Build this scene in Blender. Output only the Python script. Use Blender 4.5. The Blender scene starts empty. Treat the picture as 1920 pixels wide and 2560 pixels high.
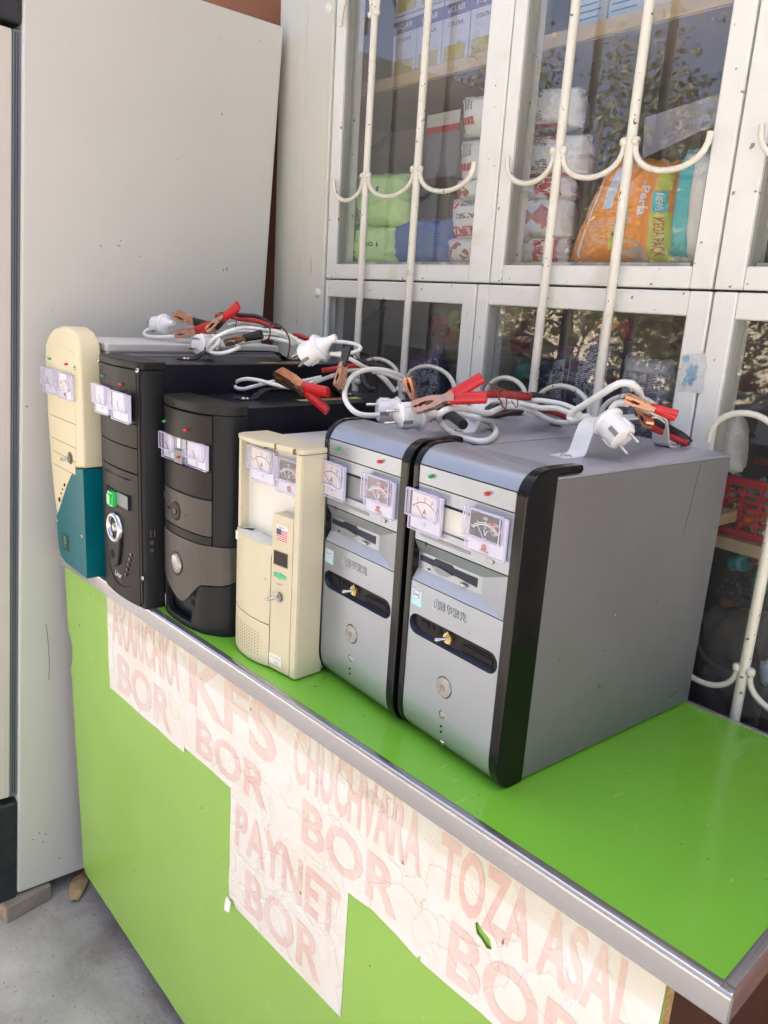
import bpy, bmesh, math, random
from mathutils import Matrix, Vector, Euler, noise
random.seed(7)
R = math.radians
scene = bpy.context.scene
COL = scene.collection
# ------------------------------------------------------------------ camera
FPX = 1962.27                       # focal length in pixels of the 1920 x 2560 frame
CAM = Vector((1.973404, -0.632178, 0.571231))
cam_d = bpy.data.cameras.new('camera'); cam = bpy.data.objects.new('camera', cam_d); COL.objects.link(cam)
cam_d.sensor_fit = 'HORIZONTAL'; cam_d.sensor_width = 36.0; cam_d.lens = FPX / 1920 * 36.0
cam_d.clip_start = 0.02; cam_d.clip_end = 400
cam.location = CAM; cam.rotation_euler = Euler((1.311191, -0.061328, 0.820013), 'XYZ')
scene.camera = cam
CR = Euler((1.311191, -0.061328, 0.820013), 'XYZ').to_matrix()     # survey frame the measured points were taken in
# ------------------------------------------------------------------ sky and sun
SUN_TO = Vector((0.10, 0.50, 0.86)).normalized()
wd = bpy.data.worlds.new('World'); scene.world = wd; wd.use_nodes = True
nt = wd.node_tree
sky = nt.nodes.new('ShaderNodeTexSky'); sky.sky_type = 'NISHITA'; sky.sun_disc = False
sky.sun_elevation = math.asin(SUN_TO.z); sky.sun_rotation = math.atan2(SUN_TO.x, SUN_TO.y)
sky.air_density = 0.38; sky.dust_density = 8.0; sky.ozone_density = 0.0
bg = nt.nodes['Background']; bg.inputs['Strength'].default_value = 0.15
nt.links.new(sky.outputs['Color'], bg.inputs['Color'])
sl = bpy.data.lights.new('sun', 'SUN'); sl.energy = 2.0; sl.angle = R(0.6); sl.color = (1.0, 0.93, 0.81)
sun = bpy.data.objects.new('sun', sl); COL.objects.link(sun)
sun.rotation_euler = (-SUN_TO).to_track_quat('-Z', 'Y').to_euler()
vs = scene.view_settings; vs.view_transform = 'Standard'; vs.look = 'None'; vs.gamma = 1.0; vs.exposure = 2.58
try: vs.use_curve_mapping = False
except Exception: pass
cy = scene.cycles
cy.max_bounces = 10; cy.transparent_max_bounces = 16; cy.glossy_bounces = 4; cy.diffuse_bounces = 4
cy.transmission_bounces = 6; cy.caustics_reflective = False; cy.caustics_refractive = False
cy.sample_clamp_indirect = 6.0
try: cy.use_denoising = True; cy.denoiser = 'OPENIMAGEDENOISE'
except Exception: pass
# ------------------------------------------------------------------ places
FLOOR = -0.945                      # the counter top is z = 0
WYAW = R(-3.563); GAP = 0.085; WORG = Vector((0, 0.54965 + GAP, 0))     # grille plane, clear of the counter and the towers
MW = Matrix.Translation(WORG) @ Matrix.Rotation(WYAW, 4, 'Z')     # frame of the shop front: x along it, y into the shop
MWI = MW.inverted()
# the joinery is dimensioned for a shop front 85 mm nearer; WK brings those dimensions to this one
CO = (Matrix.Translation((0, 0.54965, 0)) @ Matrix.Rotation(WYAW, 4, 'Z')).inverted() @ CAM; CN = MWI @ CAM; WK = CN.y / CO.y
def WO(p): return CN + (Vector(p) - CO) * WK
KD = 1920 / 1659.0
def ray(px, py): return CR @ Vector(((px - 960) / FPX, -(py - 1280) / FPX, -1))
def at_y(px, py, y):
    d = ray(px, py); return CAM + d * ((y - CAM.y) / d.y)
def at_z(px, py, z):
    d = ray(px, py); return CAM + d * ((z - CAM.z) / d.z)
def at_x(px, py, x):
    d = ray(px, py); return CAM + d * ((x - CAM.x) / d.x)
def at_w(px, py, dep):              # point on the plane dep metres behind the grille, in shop-front coordinates
    n = MW.to_3x3() @ Vector((0, 1, 0)); o = MW @ Vector((0, dep, 0)); d = ray(px, py)
    return MWI @ (CAM + d * ((o - CAM).dot(n) / d.dot(n)))
def at_wd(px, py, dep): return at_w(px * KD, py * KD, dep)
# ------------------------------------------------------------------ materials
MATS = {}
def new_mat(name):
    m = bpy.data.materials.new(name); m.use_nodes = True; MATS[name] = m
    return m, m.node_tree, m.node_tree.nodes['Principled BSDF']
def nd(nt, typ, **kw):
    n = nt.nodes.new(typ)
    for k, v in kw.items():
        if k.startswith('_'): setattr(n, k[1:], v)
        else: n.inputs[k.replace('__', ' ')].default_value = v
    return n
def mixc(nt, fac, a, b, mode='MIX'):
    m = nt.nodes.new('ShaderNodeMix'); m.data_type = 'RGBA'; m.blend_type = mode
    for i, v in ((0, fac), (6, a), (7, b)):
        if hasattr(v, 'is_linked'): nt.links.new(v, m.inputs[i])
        else: m.inputs[i].default_value = (v if i == 0 else (*v[:3], 1))
    return m.outputs[2]
def ramp(nt, src, stops, interp='LINEAR'):
    r = nt.nodes.new('ShaderNodeValToRGB'); r.color_ramp.interpolation = interp
    el = r.color_ramp.elements
    while len(el) < len(stops): el.new(0.5)
    for e, (p, c) in zip(el, stops):
        e.position = p; e.color = (c, c, c, 1) if isinstance(c, (int, float)) else (*c[:3], 1)
    nt.links.new(src, r.inputs[0]); return r.outputs[0]
def coords(nt, kind='Object'):
    return nt.nodes.new('ShaderNodeTexCoord').outputs[kind]
def noise_t(nt, vec, scale, detail=4, rough=0.55, dist=0.0):
    n = nd(nt, 'ShaderNodeTexNoise', Scale=scale, Detail=detail, Roughness=rough, Distortion=dist)
    nt.links.new(vec, n.inputs['Vector']); return n.outputs['Fac']
def mapping(nt, vec, scale=(1, 1, 1), rot=(0, 0, 0), loc=(0, 0, 0)):
    m = nt.nodes.new('ShaderNodeMapping'); nt.links.new(vec, m.inputs['Vector'])
    m.inputs['Scale'].default_value = scale; m.inputs['Rotation'].default_value = rot; m.inputs['Location'].default_value = loc
    return m.outputs[0]
def set_bump(nt, b, h, strength, dist=0.002):
    bp = nd(nt, 'ShaderNodeBump', Strength=strength, Distance=dist)
    nt.links.new(h, bp.inputs['Height']); nt.links.new(bp.outputs[0], b.inputs['Normal']); return bp
def mat(name, col, rough=0.5, metal=0.0, var=0.08, vscale=7, bump=0.0, bscale=90, specks=None, spec=0.5, coat=0.0, rvar=0.12, stretch=(1, 1, 1), trans=0.0, alpha=1.0, stain=None):
    m, nt, b = new_mat(name)
    oc = mapping(nt, coords(nt), stretch)
    n1 = noise_t(nt, oc, vscale, 5, 0.6)
    c = mixc(nt, ramp(nt, n1, ((0.3, 0.0), (0.7, 1.0))), [x * (1 - var) for x in col], [min(1, x * (1 + var)) for x in col])
    if stain:                                   # (scale, threshold, colour, amount)
        n2 = noise_t(nt, oc, stain[0], 6, 0.65, 0.6)
        f = ramp(nt, n2, ((stain[1], 0.0), (min(0.99, stain[1] + 0.12), stain[3])))
        c = mixc(nt, f, c, stain[2])
    if specks:                                  # (scale, threshold, colour)
        n3 = noise_t(nt, oc, specks[0], 2, 0.5)
        f = ramp(nt, n3, ((specks[1], 0.0), (specks[1] + 0.02, 1.0)))
        c = mixc(nt, f, c, specks[2])
    nt.links.new(c, b.inputs['Base Color'])
    n4 = noise_t(nt, oc, vscale * 2.3, 5, 0.6)
    rr = nd(nt, 'ShaderNodeMapRange', **{'To Min': max(0.02, rough - rvar), 'To Max': min(1, rough + rvar)})
    nt.links.new(n4, rr.inputs['Value']); nt.links.new(rr.outputs[0], b.inputs['Roughness'])
    b.inputs['Metallic'].default_value = metal; b.inputs['Specular IOR Level'].default_value = spec
    b.inputs['Coat Weight'].default_value = coat; b.inputs['Coat Roughness'].default_value = 0.12
    b.inputs['Transmission Weight'].default_value = trans; b.inputs['Alpha'].default_value = alpha
    if bump: set_bump(nt, b, noise_t(nt, oc, bscale, 4, 0.6), bump)
    return m
def M(n): return MATS[n]
# --- setting
mat('concrete', (0.34, 0.33, 0.31), 0.9, var=0.25, vscale=6, bump=1.0, bscale=70, specks=(120, 0.69, (0.17, 0.16, 0.145)), spec=0.25, stain=(4.0, 0.52, (0.20, 0.18, 0.15), 0.65))
mat('asphalt', (0.10, 0.10, 0.10), 0.95, var=0.2, vscale=3, bump=0.3)
mat('stucco', (0.26, 0.10, 0.045), 0.85, var=0.12, vscale=5, bump=0.5, bscale=120)
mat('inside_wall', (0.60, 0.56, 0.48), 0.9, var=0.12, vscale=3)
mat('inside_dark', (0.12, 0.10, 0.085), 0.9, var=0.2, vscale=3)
mat('casing', (0.62, 0.61, 0.52), 0.55, var=0.07, vscale=6, bump=0.35, bscale=28, stretch=(1, 1, 0.18), specks=(30, 0.69, (0.36, 0.33, 0.26)), stain=(3, 0.56, (0.50, 0.47, 0.38), 0.5))
mat('frame_paint', (0.76, 0.755, 0.69), 0.45, var=0.05, vscale=6, bump=0.7, bscale=36, specks=(70, 0.70, (0.27, 0.22, 0.16)), stain=(7, 0.60, (0.62, 0.58, 0.47), 0.6))
mat('putty_wood', (0.25, 0.255, 0.22), 0.8, var=0.35, vscale=14, bump=0.9, bscale=40, stretch=(1, 1, 0.12), stain=(12, 0.5, (0.55, 0.54, 0.48), 0.8))
mat('grille_paint', (0.72, 0.69, 0.58), 0.42, var=0.06, vscale=20, bump=0.25, bscale=90, specks=(100, 0.69, (0.17, 0.085, 0.04)), stain=(38, 0.62, (0.42, 0.25, 0.12), 0.75))
mat('fridge_paint', (0.56, 0.56, 0.51), 0.38, var=0.03, vscale=2, rvar=0.08, bump=0.05, bscale=300, specks=(42, 0.765, (0.26, 0.23, 0.2)), stain=(6, 0.64, (0.50, 0.485, 0.42), 0.45))
mat('fridge_door', (0.56, 0.51, 0.46), 0.5, var=0.03, vscale=3)
mat('fridge_black', (0.018, 0.02, 0.024), 0.45, var=0.4, vscale=18, bump=0.1, specks=(60, 0.72, (0.10, 0.10, 0.09)))
mat('rubber_grey', (0.13, 0.15, 0.17), 0.6)
mat('brick_clay', (0.42, 0.30, 0.21), 0.95, var=0.15, vscale=30, bump=0.7, bscale=120)
mat('brick_side', (0.25, 0.215, 0.18), 0.95, var=0.15, vscale=30, bump=1.0, bscale=160)
mat('dry_husk', (0.40, 0.29, 0.15), 0.8, var=0.3, vscale=40, stretch=(1, 1, 1))
mat('old_wood', (0.26, 0.15, 0.07), 0.85, var=0.4, vscale=25, stretch=(1, 1, 0.2), bump=0.6)
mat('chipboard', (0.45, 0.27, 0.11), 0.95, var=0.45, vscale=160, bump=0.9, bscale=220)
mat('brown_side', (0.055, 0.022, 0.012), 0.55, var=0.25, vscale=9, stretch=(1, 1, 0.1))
def laminate(name, col, rough):
    m, nt, b = new_mat(name); oc = coords(nt)
    n1 = noise_t(nt, oc, 3, 4)
    c = mixc(nt, ramp(nt, n1, ((0.3, 0.0), (0.7, 1.0))), [x * 0.95 for x in col], [x * 1.04 for x in col])
    n2 = noise_t(nt, oc, 70, 2, 0.5); c = mixc(nt, ramp(nt, n2, ((0.745, 0.0), (0.765, 1.0))), c, (0.06, 0.10, 0.035))
    # short pale scuffs, longer one way
    sc = mapping(nt, oc, (14, 3.0, 14), (0.3, 0.2, 0.8)); n3 = noise_t(nt, sc, 5, 3, 0.7)
    c = mixc(nt, ramp(nt, n3, ((0.66, 0.0), (0.72, 0.30))), c, (0.55, 0.68, 0.40))
    nt.links.new(c, b.inputs['Base Color'])
    rr = nd(nt, 'ShaderNodeMapRange', **{'To Min': rough - 0.06, 'To Max': rough + 0.10}); nt.links.new(noise_t(nt, oc, 5, 6, 0.7), rr.inputs['Value'])
    nt.links.new(rr.outputs[0], b.inputs['Roughness'])
    set_bump(nt, b, noise_t(nt, oc, 260, 2), 0.05); b.inputs['Coat Weight'].default_value = 0.25; b.inputs['Coat Roughness'].default_value = 0.12
    return m
laminate('green_top', (0.175, 0.475, 0.040), 0.20)
laminate('green_panel', (0.31, 0.56, 0.095), 0.28)  # same laminate as the top, paler: brighter light on the front is painted in
mat('aluminium', (0.50, 0.50, 0.52), 0.24, metal=0.85, var=0.05, vscale=10, rvar=0.08, stretch=(0.08, 1, 1), bump=0.08, bscale=120)
mat('aluminium_face', (0.50, 0.48, 0.48), 0.42, metal=0.85, var=0.05, vscale=10, rvar=0.06, specks=(60, 0.75, (0.30, 0.25, 0.22)))
mat('dark_gap', (0.012, 0.011, 0.010), 0.9)
def schlick(nt, f0=0.043):            # two-sided reflectance of a thin clear sheet
    g = nt.nodes.new('ShaderNodeNewGeometry'); d = nt.nodes.new('ShaderNodeVectorMath'); d.operation = 'DOT_PRODUCT'; nt.links.new(g.outputs['Normal'], d.inputs[0]); nt.links.new(g.outputs['Incoming'], d.inputs[1])
    ab = nd(nt, 'ShaderNodeMath', _operation='ABSOLUTE'); nt.links.new(d.outputs['Value'], ab.inputs[0]); on = nd(nt, 'ShaderNodeMath', _operation='SUBTRACT'); on.inputs[0].default_value = 1.0; nt.links.new(ab.outputs[0], on.inputs[1])
    pw = nd(nt, 'ShaderNodeMath', _operation='POWER'); pw.inputs[1].default_value = 5.0; nt.links.new(on.outputs[0], pw.inputs[0])
    ma = nd(nt, 'ShaderNodeMath', _operation='MULTIPLY_ADD'); ma.inputs[1].default_value = 1 - f0; ma.inputs[2].default_value = f0; nt.links.new(pw.outputs[0], ma.inputs[0]); return ma.outputs[0]
def glass_mat(name, tint=(0.97, 0.98, 0.97), refl=1.0, dust_haze=0.03):
    m = bpy.data.materials.new(name); m.use_nodes = True; MATS[name] = m; nt = m.node_tree; nt.nodes.clear()
    o = nt.nodes.new('ShaderNodeOutputMaterial'); tr = nt.nodes.new('ShaderNodeBsdfTransparent'); tr.inputs[0].default_value = (*tint, 1)
    gl = nt.nodes.new('ShaderNodeBsdfGlossy'); gl.inputs['Roughness'].default_value = 0.018; gl.inputs['Color'].default_value = (1, 1, 1, 1)
    fr = schlick(nt); mul = nd(nt, 'ShaderNodeMath', _operation='MULTIPLY'); mul.inputs[1].default_value = refl; mul.use_clamp = True
    nt.links.new(fr, mul.inputs[0]); mx = nt.nodes.new('ShaderNodeMixShader')
    nt.links.new(mul.outputs[0], mx.inputs[0]); nt.links.new(tr.outputs[0], mx.inputs[1]); nt.links.new(gl.outputs[0], mx.inputs[2])
    di = nt.nodes.new('ShaderNodeBsdfDiffuse'); di.inputs[0].default_value = (0.7, 0.7, 0.66, 1)
    oc = coords(nt); n = noise_t(nt, oc, 2.5, 5, 0.6); f = ramp(nt, n, ((0.35, dust_haze * 0.3), (0.75, dust_haze * 1.8)))
    n2 = noise_t(nt, oc, 220, 2); f2 = ramp(nt, n2, ((0.72, 0.0), (0.76, 0.5)))
    ad = nd(nt, 'ShaderNodeMath', _operation='ADD'); ad.use_clamp = True
    nt.links.new(f, ad.inputs[0]); nt.links.new(f2, ad.inputs[1])
    mx2 = nt.nodes.new('ShaderNodeMixShader'); nt.links.new(ad.outputs[0], mx2.inputs[0]); nt.links.new(mx.outputs[0], mx2.inputs[1]); nt.links.new(di.outputs[0], mx2.inputs[2])
    nt.links.new(mx2.outputs[0], o.inputs[0]); return m
glass_mat('window_glass', refl=2.7, dust_haze=0.055)  # dust film is thickened as a painted haze over the panes
# ------------------------------------------------------------------ mesh helpers
class MB:
    def __init__(s): s.v = []; s.f = []
    def add(s, vs, fs):
        o = len(s.v); s.v += [Vector(x) for x in vs]; s.f += [[i + o for i in f] for f in fs]; return s
    def box(s, x0, x1, y0, y1, z0, z1):
        return s.add([(x0, y0, z0), (x1, y0, z0), (x1, y1, z0), (x0, y1, z0), (x0, y0, z1), (x1, y0, z1), (x1, y1, z1), (x0, y1, z1)],
                     [(0, 3, 2, 1), (4, 5, 6, 7), (0, 1, 5, 4), (1, 2, 6, 5), (2, 3, 7, 6), (3, 0, 4, 7)])
    def prism(s, poly, axis, a, b):
        def P(u, v, w): return {'x': (w, u, v), 'y': (u, w, v), 'z': (u, v, w)}[axis]
        n = len(poly); vs = [P(u, v, a) for u, v in poly] + [P(u, v, b) for u, v in poly]
        return s.add(vs, [list(range(n))[::-1], list(range(n, 2 * n))] + [(i, (i + 1) % n, n + (i + 1) % n, n + i) for i in range(n)])
    def poly(s, pts): return s.add(pts, [list(range(len(pts)))])
    def tube(s, pts, r, seg=8, closed=False, flat=None):
        pts = [Vector(p) for p in pts]; n = len(pts); rr = r if isinstance(r, (list, tuple)) else [r] * n
        T = []
        for i in range(n):
            a = pts[(i - 1) % n] if (closed or i > 0) else pts[i]; b = pts[(i + 1) % n] if (closed or i < n - 1) else pts[i]
            t = (b - a); T.append(t.normalized() if t.length > 1e-9 else Vector((0, 0, 1)))
        up = Vector((0, 0, 1)) if abs(T[0].z) < 0.9 else Vector((1, 0, 0))
        N = (up - T[0] * up.dot(T[0])).normalized(); vs = []
        for i in range(n):
            N = (N - T[i] * N.dot(T[i]));  N = N.normalized() if N.length > 1e-6 else T[i].orthogonal().normalized()
            B = T[i].cross(N)
            for k in range(seg):
                a = 2 * math.pi * k / seg; fl = flat or 1.0
                vs.append(pts[i] + (N * math.cos(a) * fl + B * math.sin(a)) * rr[i])
        fs = []
        for i in range(n if closed else n - 1):
            j = (i + 1) % n
            for k in range(seg): fs.append((i * seg + k, i * seg + (k + 1) % seg, j * seg + (k + 1) % seg, j * seg + k))
        if not closed: fs += [list(range(seg))[::-1], [(n - 1) * seg + k for k in range(seg)]]
        return s.add(vs, fs)
    def lathe(s, prof, org, d, seg=20, sx=1.0):         # prof: (distance along d, radius)
        d = Vector(d).normalized(); org = Vector(org); u = d.orthogonal().normalized(); w = d.cross(u); vs = []
        for t, r in prof:
            for k in range(seg):
                a = 2 * math.pi * k / seg; vs.append(org + d * t + (u * math.cos(a) * sx + w * math.sin(a)) * max(r, 1e-5))
        fs = []
        for i in range(len(prof) - 1):
            for k in range(seg): fs.append((i * seg + k, i * seg + (k + 1) % seg, (i + 1) * seg + (k + 1) % seg, (i + 1) * seg + k))
        fs += [list(range(seg))[::-1], [(len(prof) - 1) * seg + k for k in range(seg)]]
        return s.add(vs, fs)
    def xf(s, m): s.v = [m @ v for v in s.v]; return s
    def build(s, name, m, parent=None, smooth=None, bev=0.0, seg=2, recalc=True):
        me = bpy.data.meshes.new(name); me.from_pydata([tuple(v) for v in s.v], [], s.f)
        if recalc:
            bm = bmesh.new(); bm.from_mesh(me); bmesh.ops.recalc_face_normals(bm, faces=bm.faces); bm.to_mesh(me); bm.free()
        me.materials.append(M(m) if isinstance(m, str) else m)
        if smooth or bev:
            me.polygons.foreach_set('use_smooth', [True] * len(me.polygons)); me.set_sharp_from_angle(angle=R(smooth or 35))
        o = bpy.data.objects.new(name, me); COL.objects.link(o)
        if parent: o.parent = parent
        if bev:
            b = o.modifiers.new('bevel', 'BEVEL'); b.width = bev; b.segments = seg; b.limit_method = 'ANGLE'; b.angle_limit = R(35); b.harden_normals = True
        return o
def box(name, m, parent, x0, x1, y0, y1, z0, z1, bev=0.0, seg=2): return MB().box(x0, x1, y0, y1, z0, z1).build(name, m, parent, bev=bev, seg=seg)
def thing(name, label, cat, loc=(0, 0, 0), rz=0.0, group=None, mtx=None):
    o = bpy.data.objects.new(name, None); COL.objects.link(o); o.empty_display_size = 0.05
    o.matrix_world = mtx if mtx is not None else Matrix.Translation(Vector(loc)) @ Matrix.Rotation(rz, 4, 'Z')
    o['label'] = label; o['category'] = cat
    if group: o['group'] = group
    return o
def wthing(name, label, cat, loc=(0, 0, 0), group=None, rz=0.0):      # a thing placed in the frame of the shop front
    return thing(name, label, cat, group=group, mtx=MW @ Matrix.Translation(Vector(loc)) @ Matrix.Rotation(rz, 4, 'Z'))
def othing(name, label, cat, loc=(0, 0, 0), group=None):               # joinery of the shop front, given in its own dimensions
    return thing(name, label, cat, group=group, mtx=MW @ Matrix.Translation(WO(loc)) @ Matrix.Scale(WK, 4))
def tag(o, label, cat, group=None):
    o['label'] = label; o['category'] = cat
    if group: o['group'] = group
    return o
def struct(o): o['kind'] = 'structure'; return o
def smooth_path(pts, n=6, closed=False):
    pts = [Vector(p) for p in pts]; out = []; L = len(pts)
    rng = range(L) if closed else range(L - 1)
    for i in rng:
        p0 = pts[(i - 1) % L] if closed or i > 0 else pts[i] * 2 - pts[i + 1]
        p1, p2 = pts[i], pts[(i + 1) % L]
        p3 = pts[(i + 2) % L] if closed or i < L - 2 else pts[i + 1] * 2 - pts[i]
        for k in range(n):
            t = k / n
            out.append(0.5 * ((2 * p1) + (p2 - p0) * t + (2 * p0 - 5 * p1 + 4 * p2 - p3) * t * t + (3 * p1 - p0 - 3 * p2 + p3) * t ** 3))
    if not closed: out.append(pts[-1])
    return out
TXC = {}
def text(name, body, size, m, parent, loc, rot=(90, 0, 0), sx=1.0, align='CENTER', off=0.0, ext=0.0, shear=0.0):
    key = (body, align, off, ext, shear)
    if key not in TXC:
        c = bpy.data.curves.new('lettering', 'FONT'); c.body = body; c.align_x = align; c.align_y = 'CENTER'; c.offset = off; c.extrude = ext; c.shear = shear
        c.resolution_u = 3
        o = bpy.data.objects.new('lettering', c); COL.objects.link(o); bpy.context.view_layer.update()
        me = bpy.data.meshes.new_from_object(o.evaluated_get(bpy.context.evaluated_depsgraph_get()))
        if not ext:
            bm = bmesh.new(); bm.from_mesh(me); bmesh.ops.remove_doubles(bm, verts=bm.verts, dist=1e-5); bmesh.ops.dissolve_limit(bm, angle_limit=0.02, verts=bm.verts, edges=bm.edges); bmesh.ops.triangulate(bm, faces=bm.faces, quad_method='BEAUTY', ngon_method='BEAUTY')
            bm.verts.index_update()
            for f in bm.faces:
                if f.normal.z < 0: f.normal_flip()
            vv = [tuple(v.co) for v in bm.verts]; ff = [[v.index for v in f.verts] for f in bm.faces if f.calc_area() > 1e-7]; bm.free()
            me = bpy.data.meshes.new('lettering'); me.from_pydata(vv, [], ff); me.update()
        bpy.data.objects.remove(o); TXC[key] = me
    me = TXC[key].copy(); me.materials.clear(); me.materials.append(M(m) if isinstance(m, str) else m)
    o = bpy.data.objects.new(name, me); COL.objects.link(o); o.parent = parent
    o.location = loc; o.rotation_euler = tuple(R(a) for a in rot); o.scale = (size * sx, size, size if ext else 1)
    return o
def plate(name, m, parent, outer, holes, th, mtx=None, bev=0.0):      # flat plate in x,z with holes; front face at y = 0, th thick towards +y
    c = bpy.data.curves.new(name, 'CURVE'); c.dimensions = '2D'; c.fill_mode = 'BOTH'; c.extrude = th / 2
    for lp in [outer] + list(holes):
        sp = c.splines.new('POLY'); sp.points.add(len(lp) - 1); sp.use_cyclic_u = True
        for p, q in zip(sp.points, lp): p.co = (q[0], q[1], 0, 1)
    o = bpy.data.objects.new(name, c); COL.objects.link(o); bpy.context.view_layer.update()
    me = bpy.data.meshes.new_from_object(o.evaluated_get(bpy.context.evaluated_depsgraph_get())); bpy.data.objects.remove(o)
    me.transform(Matrix.Translation((0, th / 2, 0)) @ Matrix.Rotation(R(90), 4, 'X'))
    if mtx: me.transform(mtx)
    me.materials.clear(); me.materials.append(M(m)); o = bpy.data.objects.new(name, me); COL.objects.link(o); o.parent = parent
    if bev:
        me.polygons.foreach_set('use_smooth', [True] * len(me.polygons)); me.set_sharp_from_angle(angle=R(35))
    return o
def circ(cx, cz, r, n=20, rz=None): return [(cx + r * math.cos(2 * math.pi * k / n), cz + (rz or r) * math.sin(2 * math.pi * k / n)) for k in range(n)]
def stadium(x0, x1, z0, z1, n=8):
    r = (z1 - z0) / 2; c = (z0 + z1) / 2
    return [(x1 - r + r * math.cos(a), c + r * math.sin(a)) for a in [math.pi * (k / n - 0.5) for k in range(n + 1)]] + [(x0 + r + r * math.cos(a), c + r * math.sin(a)) for a in [math.pi * (k / n + 0.5) for k in range(n + 1)]]
def rrect(x0, x1, z0, z1, r, n=4):
    out = []
    for cx, cz, a0 in ((x1 - r, z0 + r, -90), (x1 - r, z1 - r, 0), (x0 + r, z1 - r, 90), (x0 + r, z0 + r, 180)):
        out += [(cx + r * math.cos(R(a0 + 90 * k / n)), cz + r * math.sin(R(a0 + 90 * k / n))) for k in range(n + 1)]
    return out
# ================================================================== SETTING
g = MB().box(-60, 60, -60, 60, FLOOR - 0.3, FLOOR); struct(g.build('ground', 'concrete'))
# ---- the shop building (shop-front coordinates)
shop = othing('shop_building', 'terracotta shop wall with white timber casing beside the tall white cabinet', 'building', (0, 0, FLOOR))
H0 = -FLOOR
def sbox(name, m, x0, x1, y0, y1, z0, z1, **k): return box(name, m, shop, x0, x1, y0, y1, z0 + H0, z1 + H0, **k)
WTOP = 2.05
sbox('wall', 'stucco', -2.2, 0.335, 0.055, 0.26, FLOOR, WTOP)
sbox('wall', 'stucco', 0.335, 3.4, 0.055, 0.26, 1.62, WTOP)
sbox('wall', 'stucco', 0.335, 3.4, 0.055, 0.26, FLOOR, -0.22)
sbox('wall', 'stucco', 2.02, 3.4, 0.055, 0.26, -0.22, 1.62)
sbox('casing_board', 'casing', 0.318, 0.428, 0.008, 0.06, FLOOR, 1.62, bev=0.004)
sbox('casing_board', 'casing', 0.431, 0.531, 0.006, 0.06, FLOOR, 1.62, bev=0.004)
sbox('back_wall', 'inside_wall', -2.2, 3.4, 2.1, 2.2, FLOOR, WTOP)
sbox('side_wall', 'inside_wall', -2.2, -2.1, 0.26, 2.1, FLOOR, WTOP)
sbox('side_wall', 'inside_wall', 3.3, 3.4, 0.26, 2.1, FLOOR, WTOP)
sbox('roof', 'inside_wall', -2.25, 3.45, -0.35, 2.2, WTOP, WTOP + 0.12)  # front overhang is unseen, added to keep the sun off the fridge
# welded lumps of old paint at the casing
for z in (1.16, 0.585): MB().lathe([(0, 0.012), (0.006, 0.010), (0.009, 0.003)], (0.512, 0.008, z + H0), (0, -1, 0.1), 10).build('paint_lump', 'frame_paint', shop, smooth=60)
# ---- timber windows
def window(label, x0, x1, z0, z1, wl, wr, wb, wt, cross=None, mid=None):
    w = othing('window', label, 'window', (x0, 0.01, z0), 'timber windows of the shop front')
    W, Hh = x1 - x0, z1 - z0; D = 0.05
    box('stile', 'frame_paint', w, 0, wl, 0, D, 0, Hh, bev=0.003); box('stile', 'frame_paint', w, W - wr, W, 0, D, 0, Hh, bev=0.003)
    box('rail', 'frame_paint', w, wl, W - wr, 0.001, D - 0.001, 0, wb, bev=0.003); box('rail', 'frame_paint', w, wl, W - wr, 0.001, D - 0.001, Hh - wt, Hh, bev=0.003)
    # weathered glazing bead round the pane
    b = 0.009
    MB().prism([(wl, 0.006), (wl + b * 0.4, 0.007), (wl + b, 0.018), (wl, 0.018)], 'z', wb, Hh - wt).build('glazing_bead', 'putty_wood', w)
    MB().prism([(W - wr, 0.006), (W - wr, 0.018), (W - wr - b, 0.018), (W - wr - b * 0.4, 0.007)], 'z', wb, Hh - wt).build('glazing_bead', 'putty_wood', w)
    box('glazing_bead', 'putty_wood', w, wl + b, W - wr - b, 0.010, 0.018, wb, wb + 0.005)
    MB().add([(wl + 0.001, 0.019, wb + 0.001), (W - wr - 0.001, 0.019, wb + 0.001), (W - wr - 0.001, 0.019, Hh - wt - 0.001), (wl + 0.001, 0.019, Hh - wt - 0.001)], [(0, 1, 2, 3)]).build('glass_pane', 'window_glass', w, recalc=False)
    w['kind'] = 'thing'; return w
ZS = 0.6165
window('white timber window above the lowest green packs beside the casing', 0.535, 1.0345, ZS + 0.0016, 1.60, 0.034, 0.052, 0.031, 0.06)
window('white timber window holding the orange and turquoise diaper packs', 1.0375, 1.457, ZS + 0.0016, 1.60, 0.027, 0.034, 0.031, 0.06)
window('white timber window cut off at the right edge, upper row', 1.4605, 2.0, ZS + 0.0016, 1.60, 0.040, 0.05, 0.031, 0.06)
window('lower timber window behind the two dark computer towers', 0.535, 1.0065, -0.20, ZS - 0.0012, 0.010, 0.034, 0.06, 0.037)
window('lower timber window showing a wide navy bag of sweets', 1.0095, 1.459, -0.20, ZS - 0.0012, 0.028, 0.034, 0.06, 0.035)
window('lower timber window at the right edge with the red basket', 1.462, 2.0, -0.20, ZS - 0.0012, 0.034, 0.05, 0.06, 0.036)
MB().box(0.5345, 2.0, 0.05, 0.06, ZS - 0.02, ZS + 0.02).xf(Matrix.Translation((0, 0, H0))).build('meeting_gap', 'dark_gap', shop)
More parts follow.
